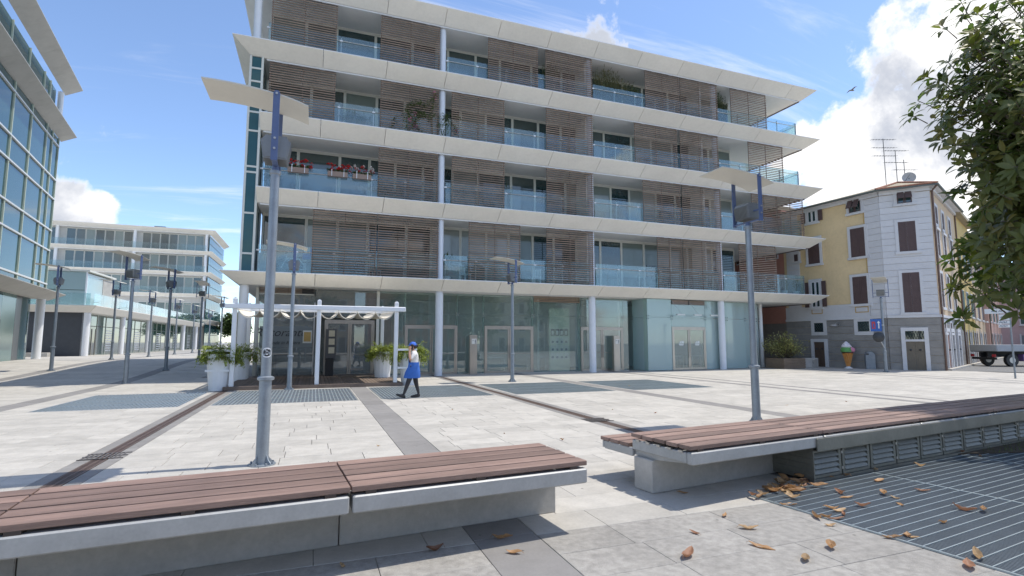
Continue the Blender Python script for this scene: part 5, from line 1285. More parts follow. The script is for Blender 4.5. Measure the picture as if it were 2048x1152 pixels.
eh0 = outp(Bc,uR,LRi+31,-2.5); street_house(eh0,(.35,-.937),9,9,mat('mauve_render',(.50,.38,.38),.85,var=.05),M_gry,'mauve house closing the end of the lane',3,3,2)
eh1 = outp(Bc,uR,LRi+27,14.0); street_house((eh1[0]-1,eh1[1]+4),(.55,-.835),8,7,M_peach,M_gry,'low ochre house behind the flatbed truck',4,2,1)
# lane asphalt
la = MB(); q = [outp(Bc,uR,.3,.35),outp(Bc,uR,44,.35),outp(Bc,uR,44,7.5),outp(Bc,uR,1.5,9.0)]
la.add([(p[0],p[1],.004) for p in q],[(3,2,1,0)]); lo_ = la.build('lane', M_asphalt); lo_['kind'] = 'structure'; lo_['label'] = 'grey asphalt lane between the old houses'
kb = MB(); kb.obox(Bc,uR,0.2,44,.10,.34,0,.10); ko = kb.build('kerb', M_granite); ko['kind'] = 'structure'

# ---------------------------------------------------------------- small things by the yellow house
ic = thing('ice_cream_figure', 'giant ice cream cone figure with white, green and pink scoops beside the grey wall', 'ice cream cone', (0,0,0))
MB().lathe([(.24,0),(.24,.03),(.10,.09),(.09,.14)], 20).build('base', M_white, ic, True, True)
MB().lathe([(.09,.12),(.27,.90),(.28,.93),(.25,.93)], 24).build('cone', mat('orange_wafer',(.62,.24,.045),.6,var=.1,vscale=8), ic, True, True)
wf = MB()
for s in (-1,1):
    for k in range(12):
        a0 = 2*pi*k/12; wf.tube([((.095+.18*q/8)*1.01*cos(a0+s*q*.10), (.095+.18*q/8)*1.01*sin(a0+s*q*.10), .14+.76*q/8) for q in range(9)], .011, 4)
wf.build('wafer_ribs', mat('wafer_rib',(.66,.34,.12),.6), ic, True, True)
MB().lathe([(.27,.92),(.33,.95),(.31,.99),(.2,1.0)], 20).build('collar', mat('choc_brown',(.10,.045,.03),.5), ic, True, True)
MB().lathe([(.20,.96),(.30,1.0),(.31,1.10),(.27,1.25),(.18,1.30)], 20, (-.06,-.03,0)).build('green_scoop', mat('pistachio',(.12,.36,.10),.5), ic, True, True)
MB().ball((.21,-.08,1.12), (.19,.19,.17), 14, 9).build('pink_scoop', mat('strawberry',(.65,.25,.36),.5), ic, True, True)
MB().ball((-.24,.06,1.10), (.13,.13,.14), 12, 8).build('brown_scoop', MATS['choc_brown'], ic, True, True)
sw = MB(); pts, rd = [], []
for k in range(60):
    a = k*.42; f_ = k/59; R = .17*(1-f_)**.8; pts.append((-.05+R*cos(a),-.02+R*sin(a),1.28+.36*f_)); rd.append(.13*(1-f_)**.75+.012)
sw.tube(pts, rd, 8); sw.build('cream_swirl', mat('cream_white',(.80,.76,.80),.45), ic, True, True)
p = gz(1697,736); ic.location = (p.x*.985,p.y*.985,0); ic.rotation_euler.z = -.7
bn = thing('litter_bin', 'grey rounded metal litter bin against the wall beside the ice cream figure', 'bin', (0,0,0))
MB().loft([[(x*.24*(1 if abs(y) else 1),y*.2,z) for x,y in ((-1,-1),(1,-1),(1,1),(-1,1))] for z in (0,.82)]).build('bin_body', M_pole, bn, local=True)
hd = MB(); rings = []
for k in range(9):
    a = pi*k/8; rings.append([(-.25*cos(a),-.21,.80+.25*sin(a)),(-.25*cos(a),.21,.80+.25*sin(a)),(-.21*cos(a),.17,.79+.21*sin(a)),(-.21*cos(a),-.17,.79+.21*sin(a))])
hd.loft(rings); hd.prism([(-.24,.79)]+[(-.23*cos(pi*k/8),.80+.23*sin(pi*k/8)) for k in range(9)]+[(.24,.79)], -.19, .19, 'y'); hd.build('hood', M_pole, bn, True, True)
MB().box(-.2,-.08,-.222,-.211,.84,.92).build('slot', M_rubber, bn, local=True)
p = gz(1741,737); bn.location = (p.x*.985,p.y*.985,0); bn.rotation_euler.z = -.75
# wooden tub with a pale bush, low metal box
p = gz(1573,731); X, Y = p.x*.90, p.y*.90
tb = thing('bush_planter', 'wooden box planter with a loose pale green bush by the pink house', 'planter', (X,Y,0))
MB().cbox(X-.95,X+.75,Y-.7,Y+.7,0,.62,.02).build('planter_box', mat('planter_boards',(.20,.145,.10),.8,var=.15,vscale=3), tb)
for k in range(4):
    MB().cbox(X-.96,X+.76,Y-.725,Y-.702,.02+k*.15,.155+k*.15,.006).build('board', MATS['planter_boards'], tb)
MB().box(X-.85,X+.65,Y-.6,Y+.6,.61,.63).build('earth', M_soil, tb)
r = random.Random(12); mb = MB(); s = MB()
for k in range(90):
    d = rvec(r,.25,1); p0 = Vector((X-.1+r.uniform(-.3,.3),Y+r.uniform(-.2,.2),.62)); p1 = p0+Vector((d.x*1.15,d.y*.9,d.z*1.45))
    pts = [p0,p0.lerp(p1,.5)+rvec(r)*.12,p1]; s.tube(pts, [.02,.012,.006], 5)
    for q in range(34):
        f_ = r.uniform(.45,1.05); pp_ = p0.lerp(p1,f_)+rvec(r)*.22; leaf(mb, pp_, rvec(r,-.3,1), Vector((0,0,1)), .13, .06, 0, .2, .4)
mb.build('foliage', leafmat('pale_bush_leaf',(.36,.36,.14),gloss=.6), tb, kind='stuff'); s.build('stems', M_bark, tb, kind='stuff')
p = gz(1616,731); X, Y = p.x*.92, p.y*.92
ub = thing('utility_box', 'low grey concrete utility box between the bush planter and the brown door', 'utility box', (X,Y,0)); MB().cbox(X-.65,X+.55,Y-.3,Y+.3,0,.60,.02).build('box_body', M_concrete, ub)
dr_ = MB().cbox(X+.0,X+.45,Y-.322,Y-.302,.08,.50,.005).build('box_door', M_alu, ub); MB().box(X+.05,X+.08,Y-.335,Y-.323,.27,.33).build('latch', M_darkmetal, dr_)
# blue traffic sign and round mirror on the lamp post by the house
LY = LAMPS[-1][0]
ts = thing('traffic_sign', 'square blue traffic sign with a white arrow on the lamp post by the yellow house', 'sign', (LY[0],LY[1],2.15)); dV = Vector((-LY[0],-LY[1],0)).normalized(); sV = Vector((-dV.y,dV.x,0))
def board(c, w, h, d0, d1, m, nm, root, dd=dV):
    s_ = Vector((-dd.y,dd.x,0)); q = lambda a,d,z: (c[0]+s_.x*a+dd.x*d, c[1]+s_.y*a+dd.y*d, c[2]+z)
    vs = [q(-w/2,d0,-h/2),q(w/2,d0,-h/2),q(w/2,d1,-h/2),q(-w/2,d1,-h/2),q(-w/2,d0,h/2),q(w/2,d0,h/2),q(w/2,d1,h/2),q(-w/2,d1,h/2)]
    return MB().add(vs,[(0,3,2,1),(4,5,6,7),(0,1,5,4),(1,2,6,5),(2,3,7,6),(3,0,4,7)]).build(nm, m, root)
cS = (LY[0]-sV.x*.22+dV.x*.12, LY[1]-sV.y*.22+dV.y*.12, 2.48); 
cS = (LY[0]+sV.x*.0+dV.x*.12, LY[1]+sV.y*.0+dV.y*.12, 2.48)
lft = -1 if sV.dot(RT) > 0 else 1
cS = (LY[0]+sV.x*.30*lft+dV.x*.10, LY[1]+sV.y*.30*lft+dV.y*.10, 2.50)
M_sblue = mat('sign_blue',(.03,.12,.42),.4); sb_ = board(cS,.50,.66,0,.03,M_sblue,'sign_plate',ts)
e = lambda dx,dz: (cS[0]-sV.x*dx*lft,cS[1]-sV.y*dx*lft,cS[2]+dz)
board(e(.12,-.03),.05,.30,.031,.036,M_white,'arrow_shaft',ts); board(e(.12,.13),.13,.035,.031,.0365,M_white,'arrow_head',ts); board(e(.12,.165),.08,.035,.031,.0366,M_white,'arrow_head',ts); board(e(.12,.20),.04,.035,.031,.0367,M_white,'arrow_head',ts); board(e(-.11,0),.16,.38,.031,.036,mat('sign_red',(.50,.05,.06),.5),'red_panel',ts); board(e(-.11,-.03),.06,.22,.037,.041,M_sblue,'blue_mark',ts)
board((LY[0]+dV.x*.05,LY[1]+dV.y*.05,2.50),.10,.05,-.02,.055,M_alu,'bracket',ts)
mr = thing('traffic_mirror', 'round dark back of a traffic mirror below the blue sign', 'mirror', (LY[0],LY[1],1.5)); rings = []
cM = Vector((LY[0]+sV.x*.22*lft+dV.x*.14, LY[1]+sV.y*.22*lft+dV.y*.14, 1.86))
for rr_,d in ((.02,.08),(.16,.06),(.27,0),(.27,-.03),(.02,-.03)): rings.append([cM+dV*d+(sV*cos(2*pi*i/18)+Vector((0,0,1))*sin(2*pi*i/18))*rr_ for i in range(18)])
MB().loft(rings).build('mirror_back', M_darkmetal, mr, True); MB().tube([tuple(cM-dV*.02),(LY[0]+dV.x*.05,LY[1]+dV.y*.05,1.3)], .022, 6).build('mirror_arm', M_alu, mr)
# street name signs on a slim pole
p = gz(2031,757); sg = thing('signpost', 'slim grey pole with white direction boards at the mouth of the lane', 'sign', (p.x,p.y,0)); MB().tube([(p.x,p.y,0),(p.x,p.y,3.15)], .035, 10).build('pole', M_pole, sg, True)
dd = Vector((-p.x,-p.y,0)).normalized(); s2 = Vector((-dd.y,dd.x,0)); l2 = -1 if s2.dot(RT) > 0 else 1
def sboard(off, w, h, z, m): 
    c_ = (p.x+s2.x*off*l2+dd.x*.05, p.y+s2.y*off*l2+dd.y*.05, z); return board(c_,w,h,0,.025,m,'direction_board',sg,dd), c_
M_sgn = mat('sign_white',(.72,.76,.78),.5); M_ink = mat('sign_ink',(.06,.09,.16),.6)
for off,w,h,z,marks in ((.42,.80,.22,2.98,((-.05,.22),(.20,.26))),(.18,.34,.26,2.70,((0,.24),)),(.20,.38,.13,2.48,((0,.30),)),(.20,.38,.13,2.31,((0,.30),))):
    b_, c_ = sboard(off,w,h,z,M_sgn)
    for mx_,mw in marks:
        k = 0; x_ = -mw/2
        while x_ < mw/2-.03:
            lw = .014+.012*((k*7) % 3)/2; cc_ = (c_[0]-s2.x*(mx_+x_)*l2,c_[1]-s2.y*(mx_+x_)*l2,c_[2]+.01*((k*5) % 3-1)); board(cc_,lw,.045+.015*(k % 2),.026,.029,M_ink,'letter_stroke',sg,dd); x_ += .034; k += 1
# flatbed truck in the lane
tk = thing('flatbed_truck', 'pale grey flatbed truck parked across the mouth of the lane', 'truck', (0,0,0))
MB().cbox(-.1,4.4,-1.0,1.0,.95,1.06,.02).build('bed_floor', M_darkmetal, tk, local=True)
for y0_,y1_ in ((-1.03,-.99),(.99,1.03)):
    for k in range(2): MB().cbox(-.1+k*2.25,2.12+k*2.25,y0_,y1_,1.0,1.42,.01).build('side_board', mat('truck_grey',(.40,.42,.44),.5,var=.05), tk, local=True)
MB().cbox(-.14,-.10,-1.0,1.0,1.0,1.42,.01).build('tail_board', MATS['truck_grey'], tk, local=True)
MB().cbox(-.1,6.2,-.35,-.22,.62,.94,.01).cbox(-.1,6.2,.22,.35,.62,.94,.01).cbox(-.12,-.02,-.9,.9,.45,.6,.01).build('chassis', M_rubber, tk, local=True)
cbm = MB(); cbm.loft([[(4.5,-1.0,.6),(6.3,-1.0,.6),(6.3,1.0,.6),(4.5,1.0,.6)],[(4.5,-1.0,1.4),(6.35,-1.0,1.4),(6.35,1.0,1.4),(4.5,1.0,1.4)],[(4.55,-.92,2.25),(5.75,-.92,2.25),(5.75,.92,2.25),(4.55,.92,2.25)]])
cab = cbm.build('cab', M_white, tk, local=True)
MB().add([(4.75,-1.008,1.45),(5.9,-1.008,1.45),(5.6,-.945,2.1),(4.75,-.945,2.1)],[(0,1,2,3)]).build('side_window', M_teal, cab, local=True)
for x_ in (.9,5.4):
    for y_ in (-.86,.86):
        w = MB(); w.loft([[(x_+rr_*cos(2*pi*i/20),y_+d,.42+rr_*sin(2*pi*i/20)) for i in range(20)] for rr_,d in ((.22,-.11),(.40,-.12),(.42,-.07),(.42,.07),(.40,.12),(.22,.11))]); wo = w.build('wheel', M_rubber, tk, True, True)
        MB().loft([[(x_+rr_*cos(2*pi*i/14),y_+d,.42+rr_*sin(2*pi*i/14)) for i in range(14)] for rr_,d in ((.2,-.115),(.21,-.09),(.21,.09),(.2,.115))]).build('rim', M_alu, wo, True, True)
for y_ in (-.8,.8): MB().cbox(-.16,-.12,y_-.14,y_+.14,.62,.80,.01).build('tail_light', mat('tail_red',(.45,.03,.04),.3), tk, local=True)
MB().cbox(1.6,2.3,-1.0,-.6,.35,.8,.02).build('tool_box', mat('violet_box',(.18,.10,.25),.5), tk, local=True)
p = gz(1992,737); tk.location = (p.x+3.2,p.y+2.2,0); tk.rotation_euler.z = radians(-20)
# ---------------------------------------------------------------- magnolia
tr = thing('magnolia_tree', 'large magnolia with glossy green leaves overhanging the end of the bench', 'tree', (11.9,5.0,0))
CC = Vector((0,0,H))+ray(2160,315)/F*10.0; TC = Vector((CC.x+.3,CC.y,0)); CR = Vector((2.45,2.4,3.55)); tr.location = TC; WL[tr] = TC
r = random.Random(77)
tk_ = MB(); pts = [TC+Vector((0,0,-.05)),TC+Vector((.02,0,.25)),TC+Vector((.03,.02,1.3)),TC+Vector((-.05,.05,2.6)),TC+Vector((-.12,.05,4.4)),TC+Vector((-.2,.0,6.4)),TC+Vector((-.2,0,8.0))]
tk_.tube(pts, [.26,.19,.165,.15,.11,.06,.02], 12); tko = tk_.build('trunk', M_bark, tr, True)
brm = MB(); ros = []
lob = [(rvec(r,-.9,.9), r.uniform(.35,.75)) for _ in range(34)]
for k in range(1450):
    d = rvec(r,-.75,1.0); kk = r.uniform(.30,1.0)**.5
    m_ = .60
    for ld,am in lob: m_ += am*max(0,d.dot(ld)-.86)/.14
    m_ = min(m_,1.20)
    c_ = CC+Vector((d.x*CR.x,d.y*CR.y,d.z*CR.z))*kk*m_
    if c_.z < 1.75: continue
    ros.append((c_, d, kk))
for k,(c_,d,kk) in enumerate(ros):
    if k % 9 == 0:
        t0 = TC+Vector((-.1,.04,max(1.6,min(7.4,c_.z-1.0-.4*kk)))); mid = t0.lerp(c_,.55)+Vector((0,0,-.12))+rvec(r)*.15
        brm.tube([t0,mid,c_-d*.1], [.035,.018,.008], 6)
    else: brm.tube([c_-(d+Vector((0,0,.2)))*.38+rvec(r)*.08,c_], [.010,.006], 4)
brm.build('branches', M_bark, tr, True, kind='stuff')
ML_mag = leafmat('magnolia_leaf',(.115,.19,.04),back=(.13,.15,.04),gloss=.42,var=.25,island=.45)
ML_magy = leafmat('magnolia_young_leaf',(.23,.28,.05),back=(.22,.20,.05),gloss=.42,var=.25,island=.3)
leaves = []
for c_,d,kk in ros:
    ax = (d*.8+Vector((0,0,.75))+rvec(r)*.45).normalized(); o1 = ax.orthogonal().normalized(); o2 = ax.cross(o1); n = r.randint(9,14); young = r.random() < .30
    for i in range(n):
        a = i*2.4+r.uniform(-.3,.3); e = r.uniform(-.35,.75); dd_ = (o1*cos(a)+o2*sin(a))*cos(e)+ax*sin(e); st_ = c_-ax*.12*r.random()
        leaves.append((st_+dd_*.03, dd_, ax, r.uniform(.20,.31), r.uniform(.08,.115), young and e > .1))
def lscore(q):
    u,v,w = pix(q[0]+q[1]*q[3]*.5)
    return w if (0 < u < 2030 and 0 < v < 1152) else 99
leaves.sort(key=lscore); crown = MB()
for k,q in enumerate(leaves):
    if k < 300:
        mb = MB(); leaf(mb, q[0], q[1], q[2], q[3], q[4], 0, .22, .45); mb.build('leaf', ML_magy if q[5] else ML_mag, tr, True, angle=60)
    else: leaf(crown, q[0], q[1], q[2], q[3], q[4], 1 if q[5] else 0, .22, .45)
crown.build('crown', [ML_mag,ML_magy], tr, True, kind='stuff', angle=60)
# ---------------------------------------------------------------- fallen leaves
LP = [(1447,1036),(1478,1057),(1400,1071),(1497,1088),(1660,1091),(1612,1114),(1367,1121),(985,1078),(1044,1108),(680,1131),(886,1099),(1377,988),(1525,995),(1540,985),(1552,977),(1568,985),(1580,978),(1595,972),(1607,980),(1560,990),(1575,970),(1542,972),(1590,985),(1620,975),(1530,985),(1512,990),(1602,970),(1585,966),(1558,965),(1570,995),(1690,992),(1707,996),(1768,963),(1829,932),(1818,928),(1849,922),(1765,987),(1780,995),(1830,982),(1808,1015),(1647,1018),(1692,1023),(1710,1013),(1625,1030),(1640,1035),(1672,1052),(1690,1035),(1765,1076),(1815,1077),(1840,1080),(1905,1018),(1967,1021),(1878,1048),(1950,1110),(1935,1126),(1700,956),(1668,960),(1755,945),(1655,1040),(1560,1012),(1322,937),(1225,820),(1308,826),(1113,783),(1030,770),(1258,772),(1690,803),(1570,812),(1010,868),(760,893),(640,815),(905,820),(1120,880),(1740,930),(1920,905),(1960,912)]
rp = random.Random(19); LP += [(1572+rp.gauss(0,28), 979+rp.gauss(0,7)) for _ in range(22)]
LM = []
for v_ in range(4):
    mb = MB(); rr2 = random.Random(v_); n = 9; L_, W_l = .15+.02*v_, .036; pts = []
    for i in range(n):
        f_ = i/(n-1); w = W_l*sin(pi*min(1,f_*1.02+.0))**.75*(1-.2*f_)+.001; zc = .012+.030*(f_-.5)**2*4+.008*sin(f_*7+v_); cup = .022+.012*rr2.random()
        pts.append([(f_*L_,-w,zc+cup*(w/W_l)),(f_*L_,-w*.45,zc+cup*.2),(f_*L_,0,zc-.004),(f_*L_,w*.45,zc+cup*.25),(f_*L_,w,zc+cup*(w/W_l)*(.5+.6*rr2.random()))])
    mb.loft(pts, False, False); mb.tube([(-.02,0,.014),(0,0,pts[0][2][2])], .002, 4); LM.append(mb.mesh('fallen_leaf', leafmat('dry_leaf%d' % (v_ % 3), ((.43,.25,.12),(.52,.35,.19),(.33,.17,.10))[v_ % 3], gloss=.6, var=.3, island=.3)))
    LM[-1].polygons.foreach_set('use_smooth', [True]*len(LM[-1].polygons))
r = random.Random(4)
def lab_leaf(x, y, px_):
    if 1480 <= px_[0] <= 1660 and px_[1] < 1006: return 'dry brown leaf in the drift of leaves at the cabinet corner', 'leaves drifted at the cabinet corner'
    q = Vector((x,y,0))-RB_O; lx = q.x*cos(RB_A)+q.y*sin(RB_A); ly = -q.x*sin(RB_A)+q.y*cos(RB_A)
    if lx > .86 and ly < .05: return 'dry brown leaf lying on the dark steel grating', 'leaves on the steel grating'
    if y < 5.2: return 'dry brown leaf lying on the paving before the benches', 'leaves on the near paving'
    return 'small dry leaf lying on the open plaza paving', 'leaves on the open plaza'
for k,pq in enumerate(LP):
    p = gz(*pq); o = bpy.data.objects.new('fallen_leaf', LM[k % 4]); COL.objects.link(o); lb, gp = lab_leaf(p.x,p.y,pq)
    z = .004 if 'paving' in lb else .012
    o.location = (p.x,p.y,z-.004+(.018*r.random() if 'drift' in lb else 0)); o.rotation_euler = (r.uniform(-.25,.25) if 'drift' in lb else 0,r.uniform(-.12,.12),r.uniform(0,6.28)); s_ = r.uniform(.5,1.05)*(1 if p.y < 6 else .55); o.scale = (s_,s_*r.uniform(.75,1.2),s_*r.uniform(.5,1.2)); tag(o, lb, 'leaf', gp)
for pq,lab in (((963,928),'dry leaf lying on the wooden seat at the end of the near bench'),((1410,868),'dry leaf lying on the wooden seat by the open plinth')):
    p = gz(*pq,.545); o = bpy.data.objects.new('fallen_leaf', LM[1]); COL.objects.link(o); o.location = (p.x,p.y,.543); o.rotation_euler = (0,0,1.0+pq[0]); o.scale = (.6,.6,.6); tag(o, lab, 'leaf')
# ---------------------------------------------------------------- woman walking with a phone
PV = gz(826,796); wm = None
J = {}; V_, Ed, Rd = [], [], []
def jt(n, p, rx, ry, par=None):
    J[n] = len(V_); V_.append(p); Rd.append((rx,ry))
    if par: Ed.append((J[par],J[n]))
jt('pelvis',(0,0,.86),.135,.15); jt('waist',(.0,0,1.0),.138,.15,'pelvis'); jt('chest',(.01,0,1.17),.15,.165,'waist'); jt('neckb',(-.005,0,1.30),.085,.11,'chest'); jt('neck',(-.02,0,1.36),.05,.05,'neckb')
jt('jaw',(-.045,0,1.42),.066,.06,'neck'); jt('face',(-.045,0,1.49),.088,.076,'jaw'); jt('crown',(-.03,0,1.555),.070,.062,'face')
jt('hipl',(-.03,-.085,.80),.095,.095,'pelvis'); jt('kneel',(-.15,-.08,.46),.072,.068,'hipl'); jt('ankl',(-.27,-.08,.105),.036,.036,'kneel'); jt('toel',(-.40,-.085,.075),.030,.034,'ankl')
jt('hipr',(.03,.085,.80),.095,.095,'pelvis'); jt('kneer',(.075,.08,.46),.072,.068,'hipr'); jt('ankr',(.17,.08,.10),.036,.036,'kneer'); jt('toer',(.05,.085,.04),.030,.034,'ankr')
jt('shl',(.01,-.165,1.25),.072,.070,'neckb'); jt('elbl',(-.12,-.235,1.08),.050,.050,'shl'); jt('wrl',(-.135,-.15,1.30),.030,.028,'elbl'); jt('hal',(-.110,-.118,1.385),.030,.020,'wrl')
for k,(dx,dy,dz) in enumerate(((-.03,.0,.055),(-.012,.004,.075),(.006,.006,.078),(.024,.006,.066))):
    jt('f%d' % k,(-.110+dx,-.118+dy,1.385+dz),.0085,.0085,'hal'); jt('g%d' % k,(-.110+dx+.012,-.118+dy+.022,1.385+dz+.018),.007,.007,'f%d' % k)
jt('th',(-.155,-.10,1.40),.010,.010,'hal'); jt('th2',(-.160,-.085,1.435),.008,.008,'th')
jt('shr',(.0,.165,1.27),.060,.060,'neckb'); jt('elbr',(.09,.21,1.05),.044,.044,'shr'); jt('wrr',(.10,.20,.86),.030,.028,'elbr'); jt('har',(.085,.195,.78),.024,.034,'wrr')
for k in range(4): jt('h%d' % k,(.060+.018*k,.195,.715-.006*(k % 2)),.0085,.0085,'har'); jt('i%d' % k,(.052+.018*k,.188,.675-.006*(k % 2)),.007,.007,'h%d' % k)
jt('ti',(.05,.185,.745),.009,.009,'har')
me = bpy.data.meshes.new('person'); me.from_pydata(V_, Ed, []); o = bpy.data.objects.new('tmp', me); COL.objects.link(o)
sk = o.modifiers.new('s','SKIN'); su = o.modifiers.new('u','SUBSURF'); su.levels = 2; su.render_levels = 2
for i,q in enumerate(Rd): me.skin_vertices[0].data[i].radius = q; me.skin_vertices[0].data[i].use_root = (i == 0)
bpy.context.view_layer.update(); bm_ = bpy.data.meshes.new_from_object(o.evaluated_get(bpy.context.evaluated_depsgraph_get())); bpy.data.objects.remove(o)
M_skin = mat('skin',(.46,.26,.18),.55); M_shirt = mat('white_shirt',(.72,.70,.68),.85,var=.05,vscale=8); M_legg = mat('black_leggings',(.03,.03,.035),.7,var=.2,vscale=10)
bm_.materials.clear()
for m in (M_skin,M_shirt,M_legg): bm_.materials.append(m)
for pg_ in bm_.polygons:
    c_ = pg_.center; pg_.use_smooth = True; arm = abs(c_.y) > .175 or (c_.x < -.09 and c_.z > 1.0)
    if c_.z < .93 and abs(c_.y) < .17 and not (c_.x > .04 and c_.y > .165): pg_.material_index = 2
    elif c_.z > 1.345: pg_.material_index = 0
    elif arm and (c_.z < 1.10 or c_.x < -.085): pg_.material_index = 0
    else: pg_.material_index = 1
wm = bpy.data.objects.new('person', bm_); COL.objects.link(wm); tag(wm, 'woman in a blue apron and blue cap walking while holding a phone to her ear', 'person'); WL[wm] = Vector((0,0,0))
M_apr = mat('blue_cloth',(.035,.13,.46),.8,var=.12,vscale=7)
ap = MB(); rings = []
for z,rx,ry,ox in ((.57,.232,.172,-.035),(.60,.236,.176,-.035),(.74,.212,.176,-.022),(.88,.168,.172,0),(.97,.152,.166,0),(1.02,.146,.162,-.004)):
    rings.append([(ox+rx*(1+.03*sin(7*2*pi*i/36+z*9))*cos(2*pi*i/36), ry*(1+.03*sin(6*2*pi*i/36))*sin(2*pi*i/36), z) for i in range(36)])
ap.loft(rings, False); ap.loft([[(p[0]*.96,p[1]*.96,p[2]) for p in q] for q in reversed(rings)], False)
for z0,z1,h0,h1 in ((1.01,1.22,.13,.085),):
    n = 7; f0 = [(-.150+.02*abs(i/(n-1)-.5),-h0+2*h0*i/(n-1),z0) for i in range(n)]; f1 = [(-.140+.02*abs(i/(n-1)-.5),-h1+2*h1*i/(n-1),z1) for i in range(n)]
    ap.add(f0+f1+[(x+.008,y,z) for x,y,z in f0+f1], [(i,i+1,n+i+1,n+i) for i in range(n-1)]+[(2*n+i+1,2*n+i,3*n+i,3*n+i+1) for i in range(n-1)])
ap.build('apron', M_apr, wm, True, True)
MB().tube([(.1+.05*cos(a*.7),-.165*cos(a*.5),1.0) for a in range(-2,3)], .010, 5).build('apron_tie', M_apr, wm, True, True)
cp = MB(); rings = []
for k in range(8):
    a = k/7*pi/2; rings.append([(-.03+.108*cos(a)*cos(2*pi*i/20),.098*cos(a)*sin(2*pi*i/20),1.505+.105*sin(a)) for i in range(20)])
cp.loft(rings); cp.loft([[(-.12-.07*cos(th)*q,.085*sin(th),1.508-.012*q) for th in [(-.5+i/8)*pi for i in range(9)]] for q in (0,.6,1.0)], False, False); cpo = cp.build('cap', mat('cap_blue',(.04,.14,.56),.7,var=.3,vscale=18), wm, True, True)
MB().ball((.085,0,1.49), (.045,.045,.045)).ball((.035,0,1.46), (.055,.075,.06)).build('hair', mat('black_hair',(.015,.012,.012),.5), wm, True, True)
fc = MB(); fc.ball((-.135,0,1.465),(.016,.012,.02),8,6); fc.ball((-.035,-.078,1.465),(.018,.008,.028),8,6); fc.ball((-.035,.078,1.465),(.018,.008,.028),8,6); fc.build('nose_and_ears', M_skin, wm, True, True)
ey = MB()
for y_ in (-.032,.032): ey.ball((-.124,y_,1.487),(.008,.012,.008),8,6)
ey.box(-.128,-.118,-.022,.022,1.425,1.432); ey.build('eyes_and_mouth', mat('dark_features',(.06,.03,.03),.5), wm, True, True)
for (ax_,ay_,az_),pt in (((-.27,-.08,.0),.28),((.155,.08,.0),-.12)):
    sh = MB(); rings = []
    for f_,w,h in ((.05,.032,.07),(0,.042,.10),(-.08,.046,.085),(-.17,.045,.06),(-.215,.03,.04)):
        rings.append([(ax_+f_, ay_+w*sin(th)*.95, .052+max(-.045,h*.55*cos(th))-.0+(-f_)*pt) for th in [2*pi*i/12 for i in range(12)]])
    sh.loft(rings); mnz = min(v[2] for v in sh.v); sh.v = [(a,b,c_-mnz+.004) for a,b,c_ in sh.v]; so2 = sh.build('shoe', mat('black_shoe',(.03,.03,.03),.6), wm, True, True)
    sl2 = MB(); sl2.v = []; rng = [[(ax_+f_,ay_+w*s_,z_+(-f_)*pt-mnz-.045+.05 if 0 else .004+max(0,(-f_)*pt+.0)+z_) for s_ in (-1,1)] for f_,w in ((.07,.03),(0,.043),(-.1,.047),(-.2,.035)) for z_ in (0,)]
    sl2.loft(rng, False, False); sl2.build('sole', M_white, so2, True, True)
wm.location = (PV.x,PV.y,0); wm.rotation_euler.z = radians(-6)
phn = MB().cbox(-.075,.005,-.012,0,-.015,.135,.004).build('phone', M_rubber); tag(phn, 'black phone held to the ear of the walking woman', 'phone'); phn.location = (PV.x-.055,PV.y-.098+.012,1.395); phn.rotation_euler = (0,.25,radians(-6))
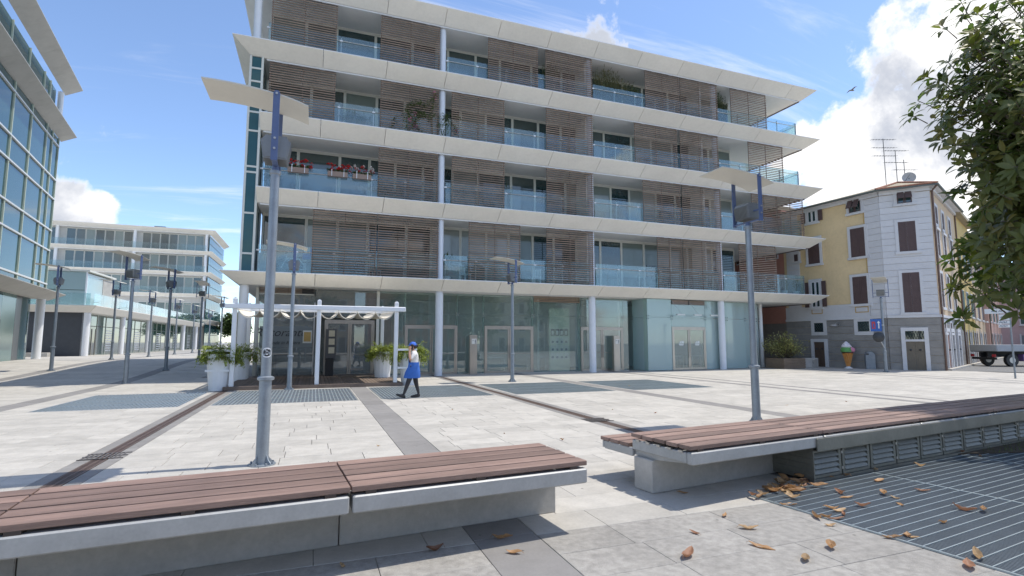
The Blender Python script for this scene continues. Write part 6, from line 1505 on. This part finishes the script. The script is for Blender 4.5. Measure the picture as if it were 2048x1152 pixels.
# ---------------------------------------------------------------- distant trees, bird
def far_tree(x, y, h, seed, label, m):
    t = thing('distant_tree', label, 'tree', (x,y,.45), 'trees beyond the arcade'); r = random.Random(seed)
    MB().tube([(x,y,.3),(x+.1,y,h*.35),(x,y,h*.7)], [.22,.16,.06], 8).build('trunk', M_bark, t, True); mb = MB()
    for k in range(80):
        d = rvec(r,-.5,1); c_ = Vector((x,y,h*.62))+Vector((d.x*h*.36,d.y*h*.36,d.z*h*.36))*r.uniform(.4,1)
        for q in range(26): p = c_+rvec(r)*r.uniform(.2,.9)*h*.12; leaf(mb, p, rvec(r,-.4,1), Vector((0,0,1)), .55, .32, 0, .2, .4)
    mb.build('crown', m, t, kind='stuff')
for k,(x,y,h) in enumerate(((-13.2,104,6.6),(-15.2,121,8.0),(-13.9,112,7.0),(-12.0,99,5.8))): far_tree(x,y,h,50+k,('round dark tree beyond the end of the arcade','taller tree behind the others beyond the arcade','mid green tree between two others beyond the arcade','low tree beyond the arcade nearest the apartment building')[k],(ML_dark,ML_mid)[k % 2])
p = Vector((0,0,H))+ray(1703,181)/F*48; bd = thing('gull', 'small dark gull gliding before the clouds', 'bird', tuple(p))
b = MB(); b.tube([(-.24,0,0),(-.1,0,.01),(.12,0,.02),(.26,0,.0)], [.02,.07,.075,.02], 8); b.build('body', mat('gull_grey',(.22,.21,.20),.7), bd, True, True)
for s in (-1,1): MB().add([(-.08,0,.03),(.10,0,.03),(.14,s*.35,.14),(.0,s*.38,.14),(.02,s*.75,.06),(-.08,0,.045),(.10,0,.045),(.14,s*.35,.155),(.0,s*.38,.155)],[(0,1,2,3),(3,2,4),(8,7,6,5),(4,7,8)]).build('wing', MATS['gull_grey'], bd, local=True)
bd.rotation_euler.z = -.3
# the far side of the square, seen mirrored in the shop glass
street_house((24,-34),(-1.0,0.0),16,13,mat('brick_red_render',(.38,.17,.11),.85,var=.06),M_gry,'brick red house across the square behind the benches',1,5,3)
street_house((6,-36),(-1.0,0.0),18,11,M_peach,M_gry,'peach house across the square behind the benches',2,5,2)
street_house((46,-33),(-1.0,0.0),18,12,mat('cream_render',(.60,.54,.42),.85,var=.06),M_gry,'cream house across the square behind the benches',4,5,3)
for k,(x,y,h) in enumerate(((-9,-20,9),(1,-22,8),(12,-21,9.5),(22,-23,8.5),(33,-22,9))): far_tree(x,y,h,70+k,'street tree %s' % ('behind the left bench run facing the peach house','between the two bench runs facing the peach house','behind the cabinet facing the brick red house','facing the corner of the brick red house','facing the cream house')[k],ML_dark)
